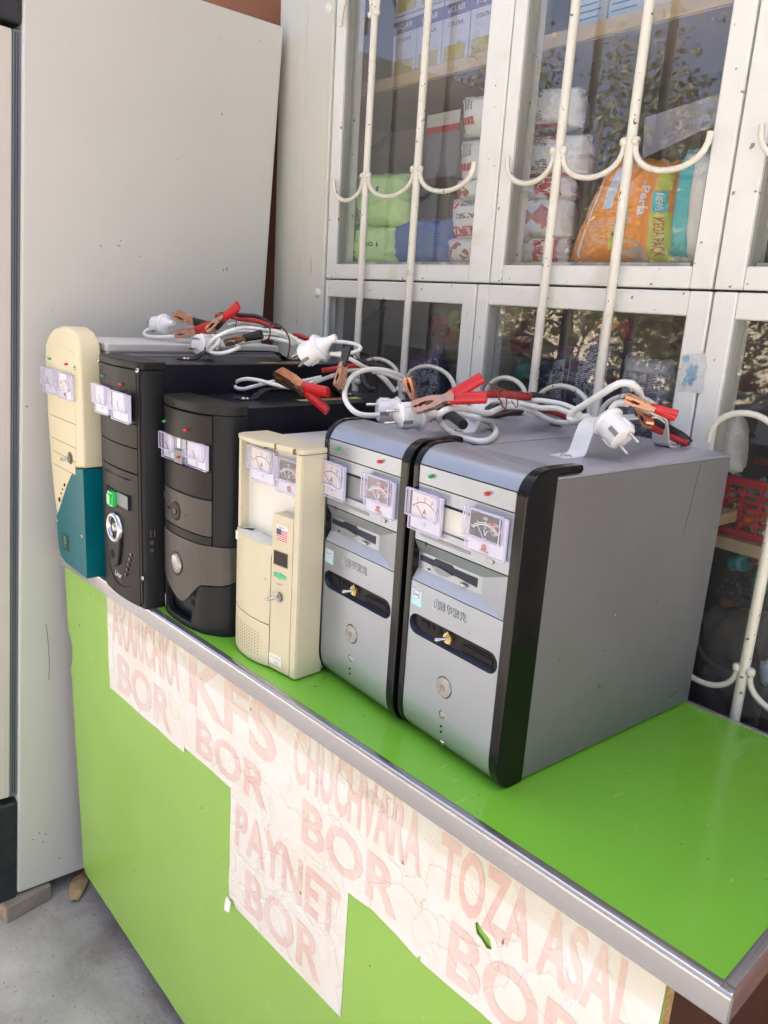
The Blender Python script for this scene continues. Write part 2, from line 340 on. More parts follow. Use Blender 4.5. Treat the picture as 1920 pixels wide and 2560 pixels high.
# ---- iron grilles
def arc_pts(xa, xb, z, h, n=14):       # flat-ended arc from (xa,z) to (xb,z), rising by h (negative: sagging)
    return [((xa + xb) / 2 - (xb - xa) / 2 * math.cos(math.pi * k / n), 0, z + h * math.sin(math.pi * k / n) ** 0.8) for k in range(n + 1)]
def grille(label, xl, xr, bars, lower=False):
    gx = othing('window_grille', label, 'grille', (xl, -0.004, -0.2), 'white iron window grilles')
    def L(p): return (p[0] - xl, p[1], p[2] + 0.2)
    for x in bars:
        MB().tube([L((x, 0, -0.2 + 0.0)), L((x, 0, 0.5)), L((x + 0.002, 0, 1.12)), L((x, 0, 1.6))], 0.0074, 10).build('bar', 'grille_paint', gx, smooth=60)
        for z in (0.82, 1.112, 0.107, 0.405):
            for s in (-1, 1): MB().lathe([(-0.006, 0.004), (-0.003, 0.0068), (0.003, 0.0066), (0.006, 0.004)], L((x + s * 0.0095, -0.001, z)), (0.15 * s, 0, 1), 8).build('weld', 'grille_paint', gx, smooth=60)
    xs = [xl] + list(bars) + [xr]
    for a, b in zip(xs[:-1], xs[1:]):
        a2, b2 = a + (0.009 if a in bars else 0), b - (0.009 if b in bars else 0)
        for z, h in ((0.82, -0.044), (1.112, 0.06), (0.412, 0.047), (0.107, -0.044)):
            MB().tube([L(p) for p in arc_pts(a2, b2, z, h)], 0.0044, 8).build('scallop', 'grille_paint', gx, smooth=60)
    return gx
grille('iron grille over the windows nearest the casing, two bars', 0.571, 0.988, (0.682, 0.838))
grille('iron grille over the windows with the orange packs, two bars', 1.066, 1.428, (1.174, 1.304))
grille('iron grille cut off by the right edge of the photo', 1.497, 1.96, (1.605, 1.735, 1.86))
# ---- tall cabinet on the left (display fridge seen from its side), leaning back a little
FX = 0.221
fr = thing('display_fridge', 'tall pale fridge standing on a brick, side panel bare', 'fridge', mtx=Matrix.Translation((FX, -0.116, -0.893)) @ Matrix.Rotation(R(-1.2), 4, 'Z') @ Matrix.Rotation(R(-3.45), 4, 'X'))
fh = 2.06
bpy.context.view_layer.update()
MB().prism([(0, 0), (0.598, 0), (0.598, fh + 0.070), (0.0, fh + 0.03)], 'x', -0.60, 0).build('cabinet_body', 'fridge_paint', fr, bev=0.006, seg=3)
MB().prism([(0, 0.272), (-0.016, 0.272), (-0.016, 1.935), (0, 1.935)], 'x', -0.59, -0.006).build('door_gasket', 'rubber_grey', fr)
box('door', 'fridge_door', fr, -0.60, -0.004, -0.062, -0.0165, 0.272, 1.935, bev=0.004)
for yy in (-0.006, -0.011): box('gasket_rib', 'fridge_black', fr, -0.0065, -0.0045, yy - 0.0012, yy, 0.28, 1.93)
box('door_trim', 'fridge_paint', fr, -0.60, -0.0035, -0.0335, -0.0325, 0.275, 1.932)
box('base_panel', 'fridge_black', fr, -0.60, -0.001, -0.055, -0.001, -0.012, 0.255, bev=0.006)
box('header_panel', 'fridge_black', fr, -0.60, 0.001, -0.055, -0.001, 1.945, fh + 0.02, bev=0.006)
box('foot_plate', 'rubber_grey', fr, -0.05, -0.012, 0.02, 0.06, -0.012, 0.001)
bk = thing('brick', 'clay brick lying under the front corner of the fridge', 'brick', (0.245, -0.15, FLOOR), R(8))
MB().box(-0.20, 0.0, 0.0, 0.115, 0.0, 0.044).build('block', 'brick_side', bk, bev=0.004)
MB().prism([(-0.198, 0.003), (-0.002, 0.002), (-0.003, 0.040), (-0.197, 0.041)], 'y', -0.0015, 0.002).build('broken_face', 'brick_clay', bk)
# dry maize husk in the shadow under the fridge
hk = thing('maize_husk', 'dry maize husk lying on the concrete beside the green panel', 'husk', tuple(at_z(200, 2212, FLOOR)), R(-35))
for i in range(9):
    a = (i - 4) * 0.22; pts = []; wd_ = []
    for k in range(8):
        t = k / 7; pts.append(Vector((-0.055 + t * 0.12, math.sin(a) * 0.020 * math.sin(t * 2.6), 0.010 + math.cos(a) * 0.012 * math.sin(t * 2.6) - 0.006 * t))); wd_.append(0.0006 + 0.0062 * math.sin(math.pi * (0.06 + 0.90 * t)) ** 1.2)
    MB().tube(pts, wd_, 6, flat=0.30).build('husk_leaf', 'dry_husk', hk, smooth=60)
MB().tube(smooth_path([(-0.03, 0.0, 0.02), (-0.01, 0.012, 0.034), (0.012, 0.0, 0.036), (0.005, -0.012, 0.026), (0.03, -0.01, 0.03)], 5), 0.0010, 5).build('silk_strand', 'dry_husk', hk, smooth=60)
# scratches on the bare side of the fridge
for (a, b, c, d_) in ((250, 613, 252, 618), (292, 613, 300, 616), (555, 672, 554, 678), (563, 668, 562, 677), (97, 2083, 101, 2085), (113, 2087, 117, 2087), (82, 2100, 86, 2101), (107, 2105, 111, 2107), (147, 2145, 151, 2147), (345, 640, 347, 642), (130, 775, 131, 777), (440, 398, 441, 400), (300, 600, 301, 604)):
    p0, p1 = at_x(a, b, FX + 0.004), at_x(c, d_, FX + 0.004); mi = fr.matrix_world.inverted(); q0, q1 = mi @ p0, mi @ p1; q0.x = q1.x = 0.0002
    MB().tube([q0, q1], 0.0008, 4).build('scratch', 'fridge_black', fr)
pts = [at_x(px, py, FX + 0.004) for px, py in ((115, 1560), (119, 1585), (122, 1620), (124, 1660), (123, 1700))]; pts = [fr.matrix_world.inverted() @ p for p in pts]
for p in pts: p.x = 0.0001
MB().tube(smooth_path(pts, 4), 0.0005, 4).build('scratch', 'fridge_black', fr)
# ================================================================== COUNTER
XL, XR, YB = 0.292, 1.798, 0.505
ct = thing('counter', 'green laminated counter with aluminium edging and faded paper notices', 'counter', (XL, 0, FLOOR))
CH = -FLOOR
def cbox(name, m, x0, x1, y0, y1, z0, z1, **k): return box(name, m, ct, x0 - XL, x1 - XL, y0, y1, z0 + CH, z1 + CH, **k)
cbox('tabletop', 'green_top', XL + 0.002, XR - 0.002, 0.003, YB - 0.003, -0.027, 0.0)
# aluminium angle: front face, rounded nose, narrow lip on top
def edging(p0, p1, inward, name='edging'):
    p0, p1, n = Vector(p0), Vector(p1), Vector(inward); prof = []
    R0 = 0.005
    pr = [(0.0, -0.031), (0.0, -R0)] + [(R0 - R0 * math.cos(R(a)), -R0 + R0 * math.sin(R(a)) + 0.0012 * math.sin(R(a))) for a in range(10, 91, 16)] + [(0.012, 0.0014), (0.0135, 0.0006), (0.0135, -0.001), (0.004, -0.003), (0.002, -0.031)]
    vs = [p0 + n * (u - 0.0012) + Vector((0, 0, z)) for u, z in pr] + [p1 + n * (u - 0.0012) + Vector((0, 0, z)) for u, z in pr]; k = len(pr)
    m = MB().add(vs, [list(range(k)), list(range(k, 2 * k))] + [(i, (i + 1) % k, k + (i + 1) % k, k + i) for i in range(k)])
    m.xf(Matrix.Translation((-XL, 0, CH))); return m.build(name, 'aluminium', ct, smooth=50)
# slightly wavy front edging in several lengths would show joints; one length with a mitre at the corner
edging((XL, 0, 0), (XR, 0, 0), (0, 1, 0)); edging((XR, 0.0015, 0), (XR, YB, 0), (-1, 0, 0)); edging((XL, YB, 0), (XR, YB, 0), (0, -1, 0)); edging((XL, 0.0015, 0), (XL, YB, 0), (1, 0, 0))
# front panel, its lower edge out of level, the left edge chipped
PY = 0.016
pan = []
def zb(x): return -0.837 - (x - 0.309) * 0.107
lx = 0.268; pan = [(0.272, -0.028), (0.276, -0.18)]
for z, dx in ((-0.205, 0.004), (-0.215, 0.013), (-0.235, 0.020), (-0.26, 0.018), (-0.285, 0.010), (-0.295, 0.004)): pan.append((0.277 + dx, z))
pan += [(0.286, -0.32), (0.292, -0.50), (0.302, -0.70), (0.306, -0.80), (0.3085, -0.826), (0.314, -0.833), (0.319, zb(0.32))]
x = 0.34
while x < 1.72: pan.append((x, zb(x) + random.uniform(-0.0012, 0.0012))); x += 0.03
pan += [(1.735, zb(1.735)), (1.738, -0.5), (1.7365, -0.3), (1.739, -0.12), (1.738, -0.028)]
panl = [(a - XL, b + CH) for a, b in pan]
MB().prism(panl, 'y', PY + 0.0006, PY + 0.016).build('chipboard_core', 'chipboard', ct)
MB().prism([((a - 1.0) * 0.9985 + 1.0 - XL, (b + 0.45) * 0.998 - 0.45 + CH) for a, b in pan], 'y', PY - 0.0004, PY + 0.0004).build('front_panel', 'green_panel', ct)
# particle board showing at the bite on the left
MB().prism([(0.281 - XL, -0.20 + CH), (0.300 - XL, -0.235 + CH), (0.298 - XL, -0.262 + CH), (0.283 - XL, -0.30 + CH)], 'y', PY + 0.006, PY + 0.014).build('chipped_edge', 'chipboard', ct)
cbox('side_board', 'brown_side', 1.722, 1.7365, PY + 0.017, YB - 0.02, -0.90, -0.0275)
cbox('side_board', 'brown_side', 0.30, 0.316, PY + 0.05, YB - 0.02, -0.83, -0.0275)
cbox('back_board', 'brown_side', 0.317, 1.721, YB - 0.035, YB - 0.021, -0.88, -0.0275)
for fx, fy in ((0.675, 0.075), (1.55, 0.075)): MB().prism([(-0.02, 0), (0.018, 0.002), (0.02, 0.03), (-0.016, 0.036)], 'z', FLOOR + CH, -0.80 + CH).xf(Matrix.Translation((fx - XL, fy - 0.02, 0))).build('wooden_foot', 'old_wood', ct, bev=0.003)
# ================================================================== CHARGERS BUILT INTO COMPUTER CASES
mat('silver_plastic', (0.33, 0.36, 0.405), 0.30, metal=0.6, var=0.03, vscale=9, rvar=0.05, bump=0.04, bscale=700, specks=(46, 0.745, (0.12, 0.12, 0.13)))
mat('silver_dark', (0.25, 0.26, 0.28), 0.45, metal=0.3, var=0.04)
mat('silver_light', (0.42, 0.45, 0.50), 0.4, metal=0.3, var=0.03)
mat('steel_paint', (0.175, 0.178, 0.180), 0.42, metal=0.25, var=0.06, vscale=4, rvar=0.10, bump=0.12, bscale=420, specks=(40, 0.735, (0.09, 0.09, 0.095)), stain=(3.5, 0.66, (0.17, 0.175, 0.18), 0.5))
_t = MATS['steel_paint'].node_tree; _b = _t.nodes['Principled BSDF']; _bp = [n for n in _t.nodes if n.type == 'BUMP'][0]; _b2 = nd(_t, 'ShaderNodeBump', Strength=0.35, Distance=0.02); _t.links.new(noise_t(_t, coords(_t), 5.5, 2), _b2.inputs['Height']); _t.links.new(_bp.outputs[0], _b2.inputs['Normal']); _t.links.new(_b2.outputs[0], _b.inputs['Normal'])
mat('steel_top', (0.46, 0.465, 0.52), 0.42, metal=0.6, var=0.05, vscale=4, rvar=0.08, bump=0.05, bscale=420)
mat('gloss_black', (0.004, 0.004, 0.005), 0.14, var=0.2, rvar=0.05, spec=0.3)
mat('port_black', (0.010, 0.010, 0.012), 0.35, spec=0.2, var=0.1)
mat('port_blue', (0.018, 0.024, 0.045), 0.3, spec=0.2, var=0.1)
mat('seam', (0.02, 0.02, 0.022), 0.8, spec=0.2)
mat('beige_plastic', (0.60, 0.545, 0.385), 0.5, var=0.03, vscale=8, rvar=0.05, bump=0.06, bscale=500, specks=(50, 0.775, (0.20, 0.16, 0.10)), stain=(6, 0.66, (0.52, 0.45, 0.29), 0.5))
mat('beige_bright', (0.70, 0.69, 0.62), 0.4, var=0.02, vscale=5)
mat('beige_seam', (0.20, 0.155, 0.07), 0.8)
mat('cream_plastic', (0.68, 0.61, 0.40), 0.45, var=0.03, vscale=7, rvar=0.05, specks=(60, 0.785, (0.20, 0.16, 0.10)), stain=(5, 0.62, (0.60, 0.51, 0.30), 0.55))
mat('teal_plastic', (0.0, 0.12, 0.145), 0.36, var=0.12, vscale=6, spec=0.18)
mat('case_white', (0.56, 0.555, 0.52), 0.5, var=0.03, vscale=5, rvar=0.05, stain=(6, 0.66, (0.44, 0.43, 0.39), 0.4))
mat('grey_black', (0.019, 0.0175, 0.0165), 0.42, var=0.08, vscale=9, bump=0.08, bscale=600, rvar=0.06, spec=0.16)
mat('grey_black_side', (0.014, 0.0145, 0.017), 0.36, var=0.1, vscale=9, bump=0.05, bscale=600, spec=0.16)
mat('black_steel', (0.012, 0.013, 0.018), 0.33, var=0.15, vscale=5, bump=0.06, bscale=500, spec=0.16)
mat('charcoal', (0.024, 0.022, 0.0205), 0.42, var=0.06, vscale=9, bump=0.10, bscale=650, rvar=0.06, spec=0.16)
mat('charcoal_light', (0.075, 0.066, 0.059), 0.42, metal=0.1, var=0.06, vscale=9, bump=0.10, bscale=650, spec=0.25)
mat('charcoal_mid', (0.085, 0.077, 0.070), 0.42, metal=0.1, var=0.05, vscale=9, spec=0.25)
mat('charcoal_base', (0.015, 0.016, 0.018), 0.36, var=0.1, vscale=9, bump=0.08, bscale=650, spec=0.16)
mat('recess_navy', (0.018, 0.021, 0.030), 0.35, spec=0.2)
mat('chrome', (0.55, 0.55, 0.57), 0.20, metal=1.0, var=0.03)
mat('nickel', (0.42, 0.41, 0.40), 0.22, metal=1.0, var=0.06, rvar=0.06)
mat('brass_nut', (0.60, 0.50, 0.27), 0.28, metal=1.0, var=0.08)
mat('pearl_button', (0.33, 0.33, 0.31), 0.25, metal=0.6, var=0.2, vscale=60)
mat('label_white', (0.78, 0.77, 0.74), 0.4)
mat('label_cyan', (0.40, 0.66, 0.70), 0.35, var=0.12, vscale=60)
mat('ink_blue', (0.05, 0.16, 0.38), 0.5)
mat('ink_black', (0.015, 0.014, 0.015), 0.5)
mat('ink_grey', (0.20, 0.18, 0.17), 0.6)
mat('ink_red', (0.50, 0.02, 0.02), 0.5)
mat('ink_white', (0.80, 0.80, 0.78), 0.5)
mat('yellow_label', (0.62, 0.53, 0.18), 0.45, var=0.15, vscale=50)
mat('grey_module', (0.22, 0.23, 0.23), 0.5)
mat('bracket_white', (0.74, 0.74, 0.72), 0.35, var=0.04, specks=(80, 0.76, (0.3, 0.25, 0.2)))
mat('dial_white', (0.78, 0.72, 0.70), 0.45, var=0.03)
mat('dial_pale', (0.62, 0.60, 0.66), 0.4, var=0.10, vscale=60)
mat('dial_dark', (0.025, 0.022, 0.035), 0.4, var=0.4, vscale=40)
mat('dial_rose', (0.22, 0.16, 0.16), 0.4, var=0.5, vscale=35)
mat('meter_rim', (0.70, 0.69, 0.88), 0.25, var=0.04, alpha=0.5)
mat('meter_back', (0.74, 0.73, 0.80), 0.35, var=0.05)
mat('copper', (0.66, 0.36, 0.24), 0.28, metal=1.0, var=0.10, vscale=40, rvar=0.08)
mat('lamp_red', (0.55, 0.012, 0.015), 0.15, coat=0.6)
mat('lamp_green', (0.012, 0.30, 0.07), 0.15, coat=0.6)
mat('switch_green', (0.02, 0.55, 0.10), 0.2, coat=0.6, var=0.15, vscale=60)
mat('foil_green', (0.05, 0.42, 0.20), 0.3, metal=0.4, var=0.3, vscale=80)
mat('foil_dark', (0.02, 0.04, 0.025), 0.3, metal=0.5, var=0.4, vscale=90)
mat('display_dark', (0.012, 0.008, 0.012), 0.1, spec=0.2)
mat('flag_red', (0.62, 0.08, 0.07), 0.45); mat('flag_blue', (0.05, 0.07, 0.22), 0.45)
def clear_mat(name, tint=(0.955, 0.95, 0.985), milk=0.05):
    m = bpy.data.materials.new(name); m.use_nodes = True; MATS[name] = m; nt = m.node_tree; nt.nodes.clear()
    o = nt.nodes.new('ShaderNodeOutputMaterial'); tr = nt.nodes.new('ShaderNodeBsdfTransparent'); tr.inputs[0].default_value = (*tint, 1)
    gl = nt.nodes.new('ShaderNodeBsdfGlossy'); gl.inputs['Roughness'].default_value = 0.08
    di = nt.nodes.new('ShaderNodeBsdfDiffuse'); di.inputs[0].default_value = (0.78, 0.77, 0.90, 1)
    fr = schlick(nt, 0.05); mx = nt.nodes.new('ShaderNodeMixShader'); mx2 = nt.nodes.new('ShaderNodeMixShader'); mx2.inputs[0].default_value = milk
    nt.links.new(fr, mx.inputs[0]); nt.links.new(tr.outputs[0], mx.inputs[1]); nt.links.new(gl.outputs[0], mx.inputs[2])
    nt.links.new(mx.outputs[0], mx2.inputs[1]); nt.links.new(di.outputs[0], mx2.inputs[2]); nt.links.new(mx2.outputs[0], o.inputs[0])
clear_mat('meter_clear', milk=0.07); clear_mat('meter_clear_low', milk=0.16)
def seam(par, x0, x1, z, y=-0.0004, t=0.0011, z1=None, m='seam'):     # dark joint running across a front, may slope
    z1 = z if z1 is None else z1
    return MB().add([(x0, y, z), (x1, y, z1), (x1, y, z1 + t), (x0, y, z + t), (x0, y + 0.002, z), (x1, y + 0.002, z1), (x1, y + 0.002, z1 + t), (x0, y + 0.002, z + t)],
                    [(0, 1, 2, 3), (4, 7, 6, 5), (0, 4, 5, 1), (3, 2, 6, 7), (0, 3, 7, 4), (1, 5, 6, 2)]).build('joint', m, par)
def lamp(par, x, z, m, y=0.0, tilt=0.0):
    d = Vector((tilt, -1, 0.05)).normalized()
    MB().lathe([(-0.002, 0.0026), (0.004, 0.0025), (0.0062, 0.0019), (0.0072, 0.0006)], (x, y, z), d, 10).build('indicator_lamp', m, par, smooth=60)
def screw(par, x, z, y=0.0, r=0.0042, d=(0, -1, 0)):
    s = MB().lathe([(-0.001, r), (0.0006, r), (0.0020, r * 0.75), (0.0026, r * 0.3)], (x, y, z), d, 12).build('screw', 'nickel', par, smooth=60)
    if abs(d[1]) > 0.9:
        box('slot', 'seam', s, x - r * 0.7, x + r * 0.7, y - 0.0029, y - 0.0012, z - 0.0004, z + 0.0004)
def toggle(par, x, z, y=0.0, m='brass_nut', d=(-0.55, -1, -0.10)):
    t = MB().lathe([(0, 0.0085), (0.0022, 0.0085), (0.0022, 0.0060), (0.006, 0.0060), (0.006, 0.0042), (0.0065, 0.0040)], (x, y, z), (0, -1, 0), 6).build('toggle_switch', m, par)
    MB().lathe([(0, 0.0072), (0.0012, 0.0072), (0.0014, 0.0052)], (x, y - 0.0035, z), (0, -1, 0), 18).build('washer', m, t, smooth=40)
    dv = Vector(d).normalized(); MB().lathe([(0, 0.0021), (0.008, 0.0024), (0.0125, 0.0031), (0.0145, 0.0030), (0.0158, 0.0016)], (x, y - 0.005, z), dv, 10).build('lever', 'nickel', t, smooth=60)
def meter(par, x, z, y=0.0, w=0.066, h=0.052, kind='A', dial='dial_white', look=None, tilt=0.0, needle=0.35):
    """moving-coil panel meter: clear lower skirt, raised clear window over a printed dial"""
    t = bpy.data.objects.new('panel_meter', None); COL.objects.link(t); t.parent = par; t.location = (x, y, z); t.rotation_euler = (0, R(tilt), 0); t.empty_display_size = 0.02
    if look: t['label'] = look
    s = 0.36 * h
    box('back_plate', 'meter_back', t, 0.001, w - 0.001, -0.0035, -0.0002, 0.001, h - 0.001, bev=0.0008)
    box('dial', dial, t, 0.0045, w - 0.0075, -0.0052, -0.0042, s + 0.001, h - 0.003)
    ink = 'ink_black' if dial in ('dial_white', 'dial_pale') else 'ink_white'
    cx, cz, rr = w * 0.47, s - 0.004, h * 0.46
    a0, a1 = R(140), R(40)
    if dial != 'dial_pale':
        def ap(a, r): return (cx + r * math.cos(a) * 1.15, -0.0055, cz + r * math.sin(a))
        N = 14; arc = MB()
        for k in range(N):
            b0, b1 = a0 + (a1 - a0) * k / N, a0 + (a1 - a0) * (k + 1) / N
            arc.add([ap(b0, rr), ap(b1, rr), ap(b1, rr + 0.0010), ap(b0, rr + 0.0010)], [(0, 1, 2, 3)])
        for k in range(5):
            b = a0 + (a1 - a0) * k / 4
            arc.add([ap(b - 0.014, rr), ap(b + 0.014, rr), ap(b + 0.014, rr + 0.0034), ap(b - 0.014, rr + 0.0034)], [(0, 1, 2, 3)])
        if kind == 'V':
            for k in range(N):
                b0, b1 = a0 + (a1 - a0) * k / N, a0 + (a1 - a0) * (k + 1) / N
                arc.add([ap(b0, rr - 0.0022), ap(b1, rr - 0.0022), ap(b1, rr - 0.0010), ap(b0, rr - 0.0010)], [(0, 1, 2, 3)])
        arc.build('scale_arc', ink, t, recalc=False)
        if kind == 'V':
            red = MB()
            for k in range(4):
                b0, b1 = R(80 - k * 7), R(80 - (k + 1) * 7)
                red.add([ap(b0, rr + 0.0012), ap(b1, rr + 0.0012), ap(b1, rr + 0.0044), ap(b0, rr + 0.0044)], [(0, 1, 2, 3)])
            red.build('red_zone', 'ink_red', t, recalc=False)
        text('unit_letter', kind, 0.0105, ink, t, (cx + 0.001, -0.0056, cz + rr * 0.50), off=0.012)
        box('unit_bar', ink, t, cx - 0.002, cx + 0.004, -0.0057, -0.0053, cz + rr * 0.50 - 0.0064, cz + rr * 0.50 - 0.0056)
        nums = (('0', 140), ('100', 92), ('220', 60), ('300', 42)) if kind == 'V' else (('0', 140), ('5', 115), ('10', 90), ('20', 65), ('30', 42))
        for b, a in nums: text('scale_number', b, 0.0052, ink, t, (cx + (rr + 0.0062) * math.cos(R(a)) * 1.12, -0.0056, cz + (rr + 0.0058) * math.sin(R(a))))
        if kind == 'V':
            for b, a in (('50', 90), ('110', 66), ('150', 48)): text('scale_number', b, 0.0044, ink, t, (cx + (rr - 0.0052) * math.cos(R(a)) * 1.15, -0.0056, cz + (rr - 0.0052) * math.sin(R(a))))
    a = R(90 + 75 * needle); r1 = rr * 0.98
    MB().tube([(cx, -0.0064, s + 0.0012), (cx + r1 * math.cos(a), -0.0064, cz + r1 * math.sin(a))], 0.00045, 5).build('needle', 'ink_red' if (kind == 'A' and dial == 'dial_white') else ink, t)
    MB().lathe([(0, 0.0032), (0.002, 0.0030), (0.0026, 0.0018)], (cx, -0.0038, s * 0.52), (0, -1, 0), 10).build('adjusting_screw', 'lamp_red' if kind == 'V' and dial != 'dial_pale' else 'meter_back', t, smooth=50)
    if kind == 'V' and dial != 'dial_pale': MB().tube([(cx - 0.006, -0.004, s * 0.25), (cx, -0.006, s * 0.30), (cx + 0.007, -0.004, s * 0.22)], 0.0013, 6).build('pivot_yoke', 'copper', t, smooth=60)
    # clear covers
    def cap(x0, x1, y0, y1, z0, z1): return MB().add([(x0, y0, z0), (x1, y0, z0), (x1, y0, z1), (x0, y0, z1), (x0, y1, z0), (x1, y1, z0), (x1, y1, z1), (x0, y1, z1)], [(0, 1, 2, 3), (1, 5, 6, 2), (4, 0, 3, 7), (3, 2, 6, 7), (0, 4, 5, 1)])
    MB().add([(0, -0.0066, 0), (w, -0.0066, 0), (w, -0.0066, s), (0, -0.0066, s), (0, -0.0004, 0), (w, -0.0004, 0), (w, -0.0004, h), (0, -0.0004, h), (w, -0.0066, h), (w - 0.006, -0.0066, s), (w - 0.006, -0.0066, h), (0, -0.0066, h)], [(0, 1, 2, 3), (0, 4, 5, 1), (1, 5, 6, 8), (0, 11, 7, 4), (11, 8, 6, 7), (9, 2, 8, 10)]).build('skirt_cover', 'meter_clear_low', t)
    cap(-0.0022, w - 0.0060, -0.0110, -0.0068, s, h + 0.0012).build('window_cover', 'meter_clear', t)
    rim = MB(); e = 0.0009
    x0, x1, z0, z1 = -0.0022, w - 0.0060, s, h + 0.0012
    for (p, q) in (((x0, z0), (x1, z0)), ((x1, z0), (x1, z1)), ((x1, z1), (x0, z1)), ((x0, z1), (x0, z0))):
        rim.tube([(p[0], -0.0110, p[1]), (q[0], -0.0110, q[1])], e, 6)
        rim.tube([(p[0], -0.0069, p[1]), (q[0], -0.0069, q[1])], e * 0.8, 6)
    for (p, q) in (((0, 0), (w, 0)), ((w, 0), (w, h)), ((w, h), (0, h)), ((0, h), (0, 0))): rim.tube([(p[0], -0.0065, p[1]), (q[0], -0.0065, q[1])], e, 6)
    for p in ((x0, z0), (x1, z0), (x1, z1), (x0, z1)): rim.tube([(p[0], -0.011, p[1]), (p[0], -0.0068, p[1])], e, 6)
    rim.build('cover_edges', 'meter_rim', t)
    return t
def shell(name, m, par, plan, zb, zt, th=0.006, bev=0.0012):
    """thin curved front piece: follows plan points (x, y); zb / zt may be numbers, lists or functions of x"""
    n = len(plan)
    def ev(q, i): return q(plan[i][0], i) if callable(q) else (q[i] if isinstance(q, (list, tuple)) else q)
    inn = []
    for i, (x, y) in enumerate(plan):
        a = plan[max(0, i - 1)]; b = plan[min(n - 1, i + 1)]; t = Vector((b[0] - a[0], b[1] - a[1])).normalized(); inn.append((x - t.y * th, y + t.x * th))
    vs = []
    for i in range(n): vs += [(plan[i][0], plan[i][1], ev(zb, i)), (plan[i][0], plan[i][1], ev(zt, i)), (inn[i][0], inn[i][1], ev(zt, i)), (inn[i][0], inn[i][1], ev(zb, i))]
    fs = []
    for i in range(n - 1):
        a, b = i * 4, i * 4 + 4
        for k in range(4): fs.append((a + k, b + k, b + (k + 1) % 4, a + (k + 1) % 4))
    fs += [(0, 1, 2, 3), tuple(4 * (n - 1) + k for k in (3, 2, 1, 0))]
    return MB().add(vs, fs).build(name, m, par, smooth=40, bev=bev)
def handle(par, pts, m, w=0.018, t=0.0022):
    """strap handle bent from flat bar, along y; pts: (y, z)"""
    pts = [(a, b) for a, b in pts]; n = len(pts); vs = []
    for i, (y, z) in enumerate(pts):
        a = pts[max(0, i - 1)]; b = pts[min(n - 1, i + 1)]; d = Vector((b[0] - a[0], b[1] - a[1])).normalized(); nx, nz = -d.y * t / 2, d.x * t / 2
        vs += [(-w / 2, y + nx, z + nz), (w / 2, y + nx, z + nz), (w / 2, y - nx, z - nz), (-w / 2, y - nx, z - nz)]
    fs = [(i * 4 + k, i * 4 + (k + 1) % 4, i * 4 + 4 + (k + 1) % 4, i * 4 + 4 + k) for i in range(n - 1) for k in range(4)] + [(0, 1, 2, 3), tuple(4 * (n - 1) + k for k in (3, 2, 1, 0))]
    return MB().add(vs, fs).build('carry_handle', m, par, smooth=40)
def bent(y0, y1, z, h, foot=0.03):
    p = [(y0 - foot, z), (y0 - 0.004, z)]
    p += [(y0 + 0.010 * math.sin(R(a)) , z + 0.010 - 0.010 * math.cos(R(a))) for a in (20, 45, 70)]
    p += [(y0 + 0.016, z + h * 0.55), (y0 + 0.022, z + h * 0.85), (y0 + 0.034, z + h), (y0 + 0.06, z + h * 1.02)]
    q = [(y0 + y1 - a, b) for a, b in p][::-1]
    return p + q
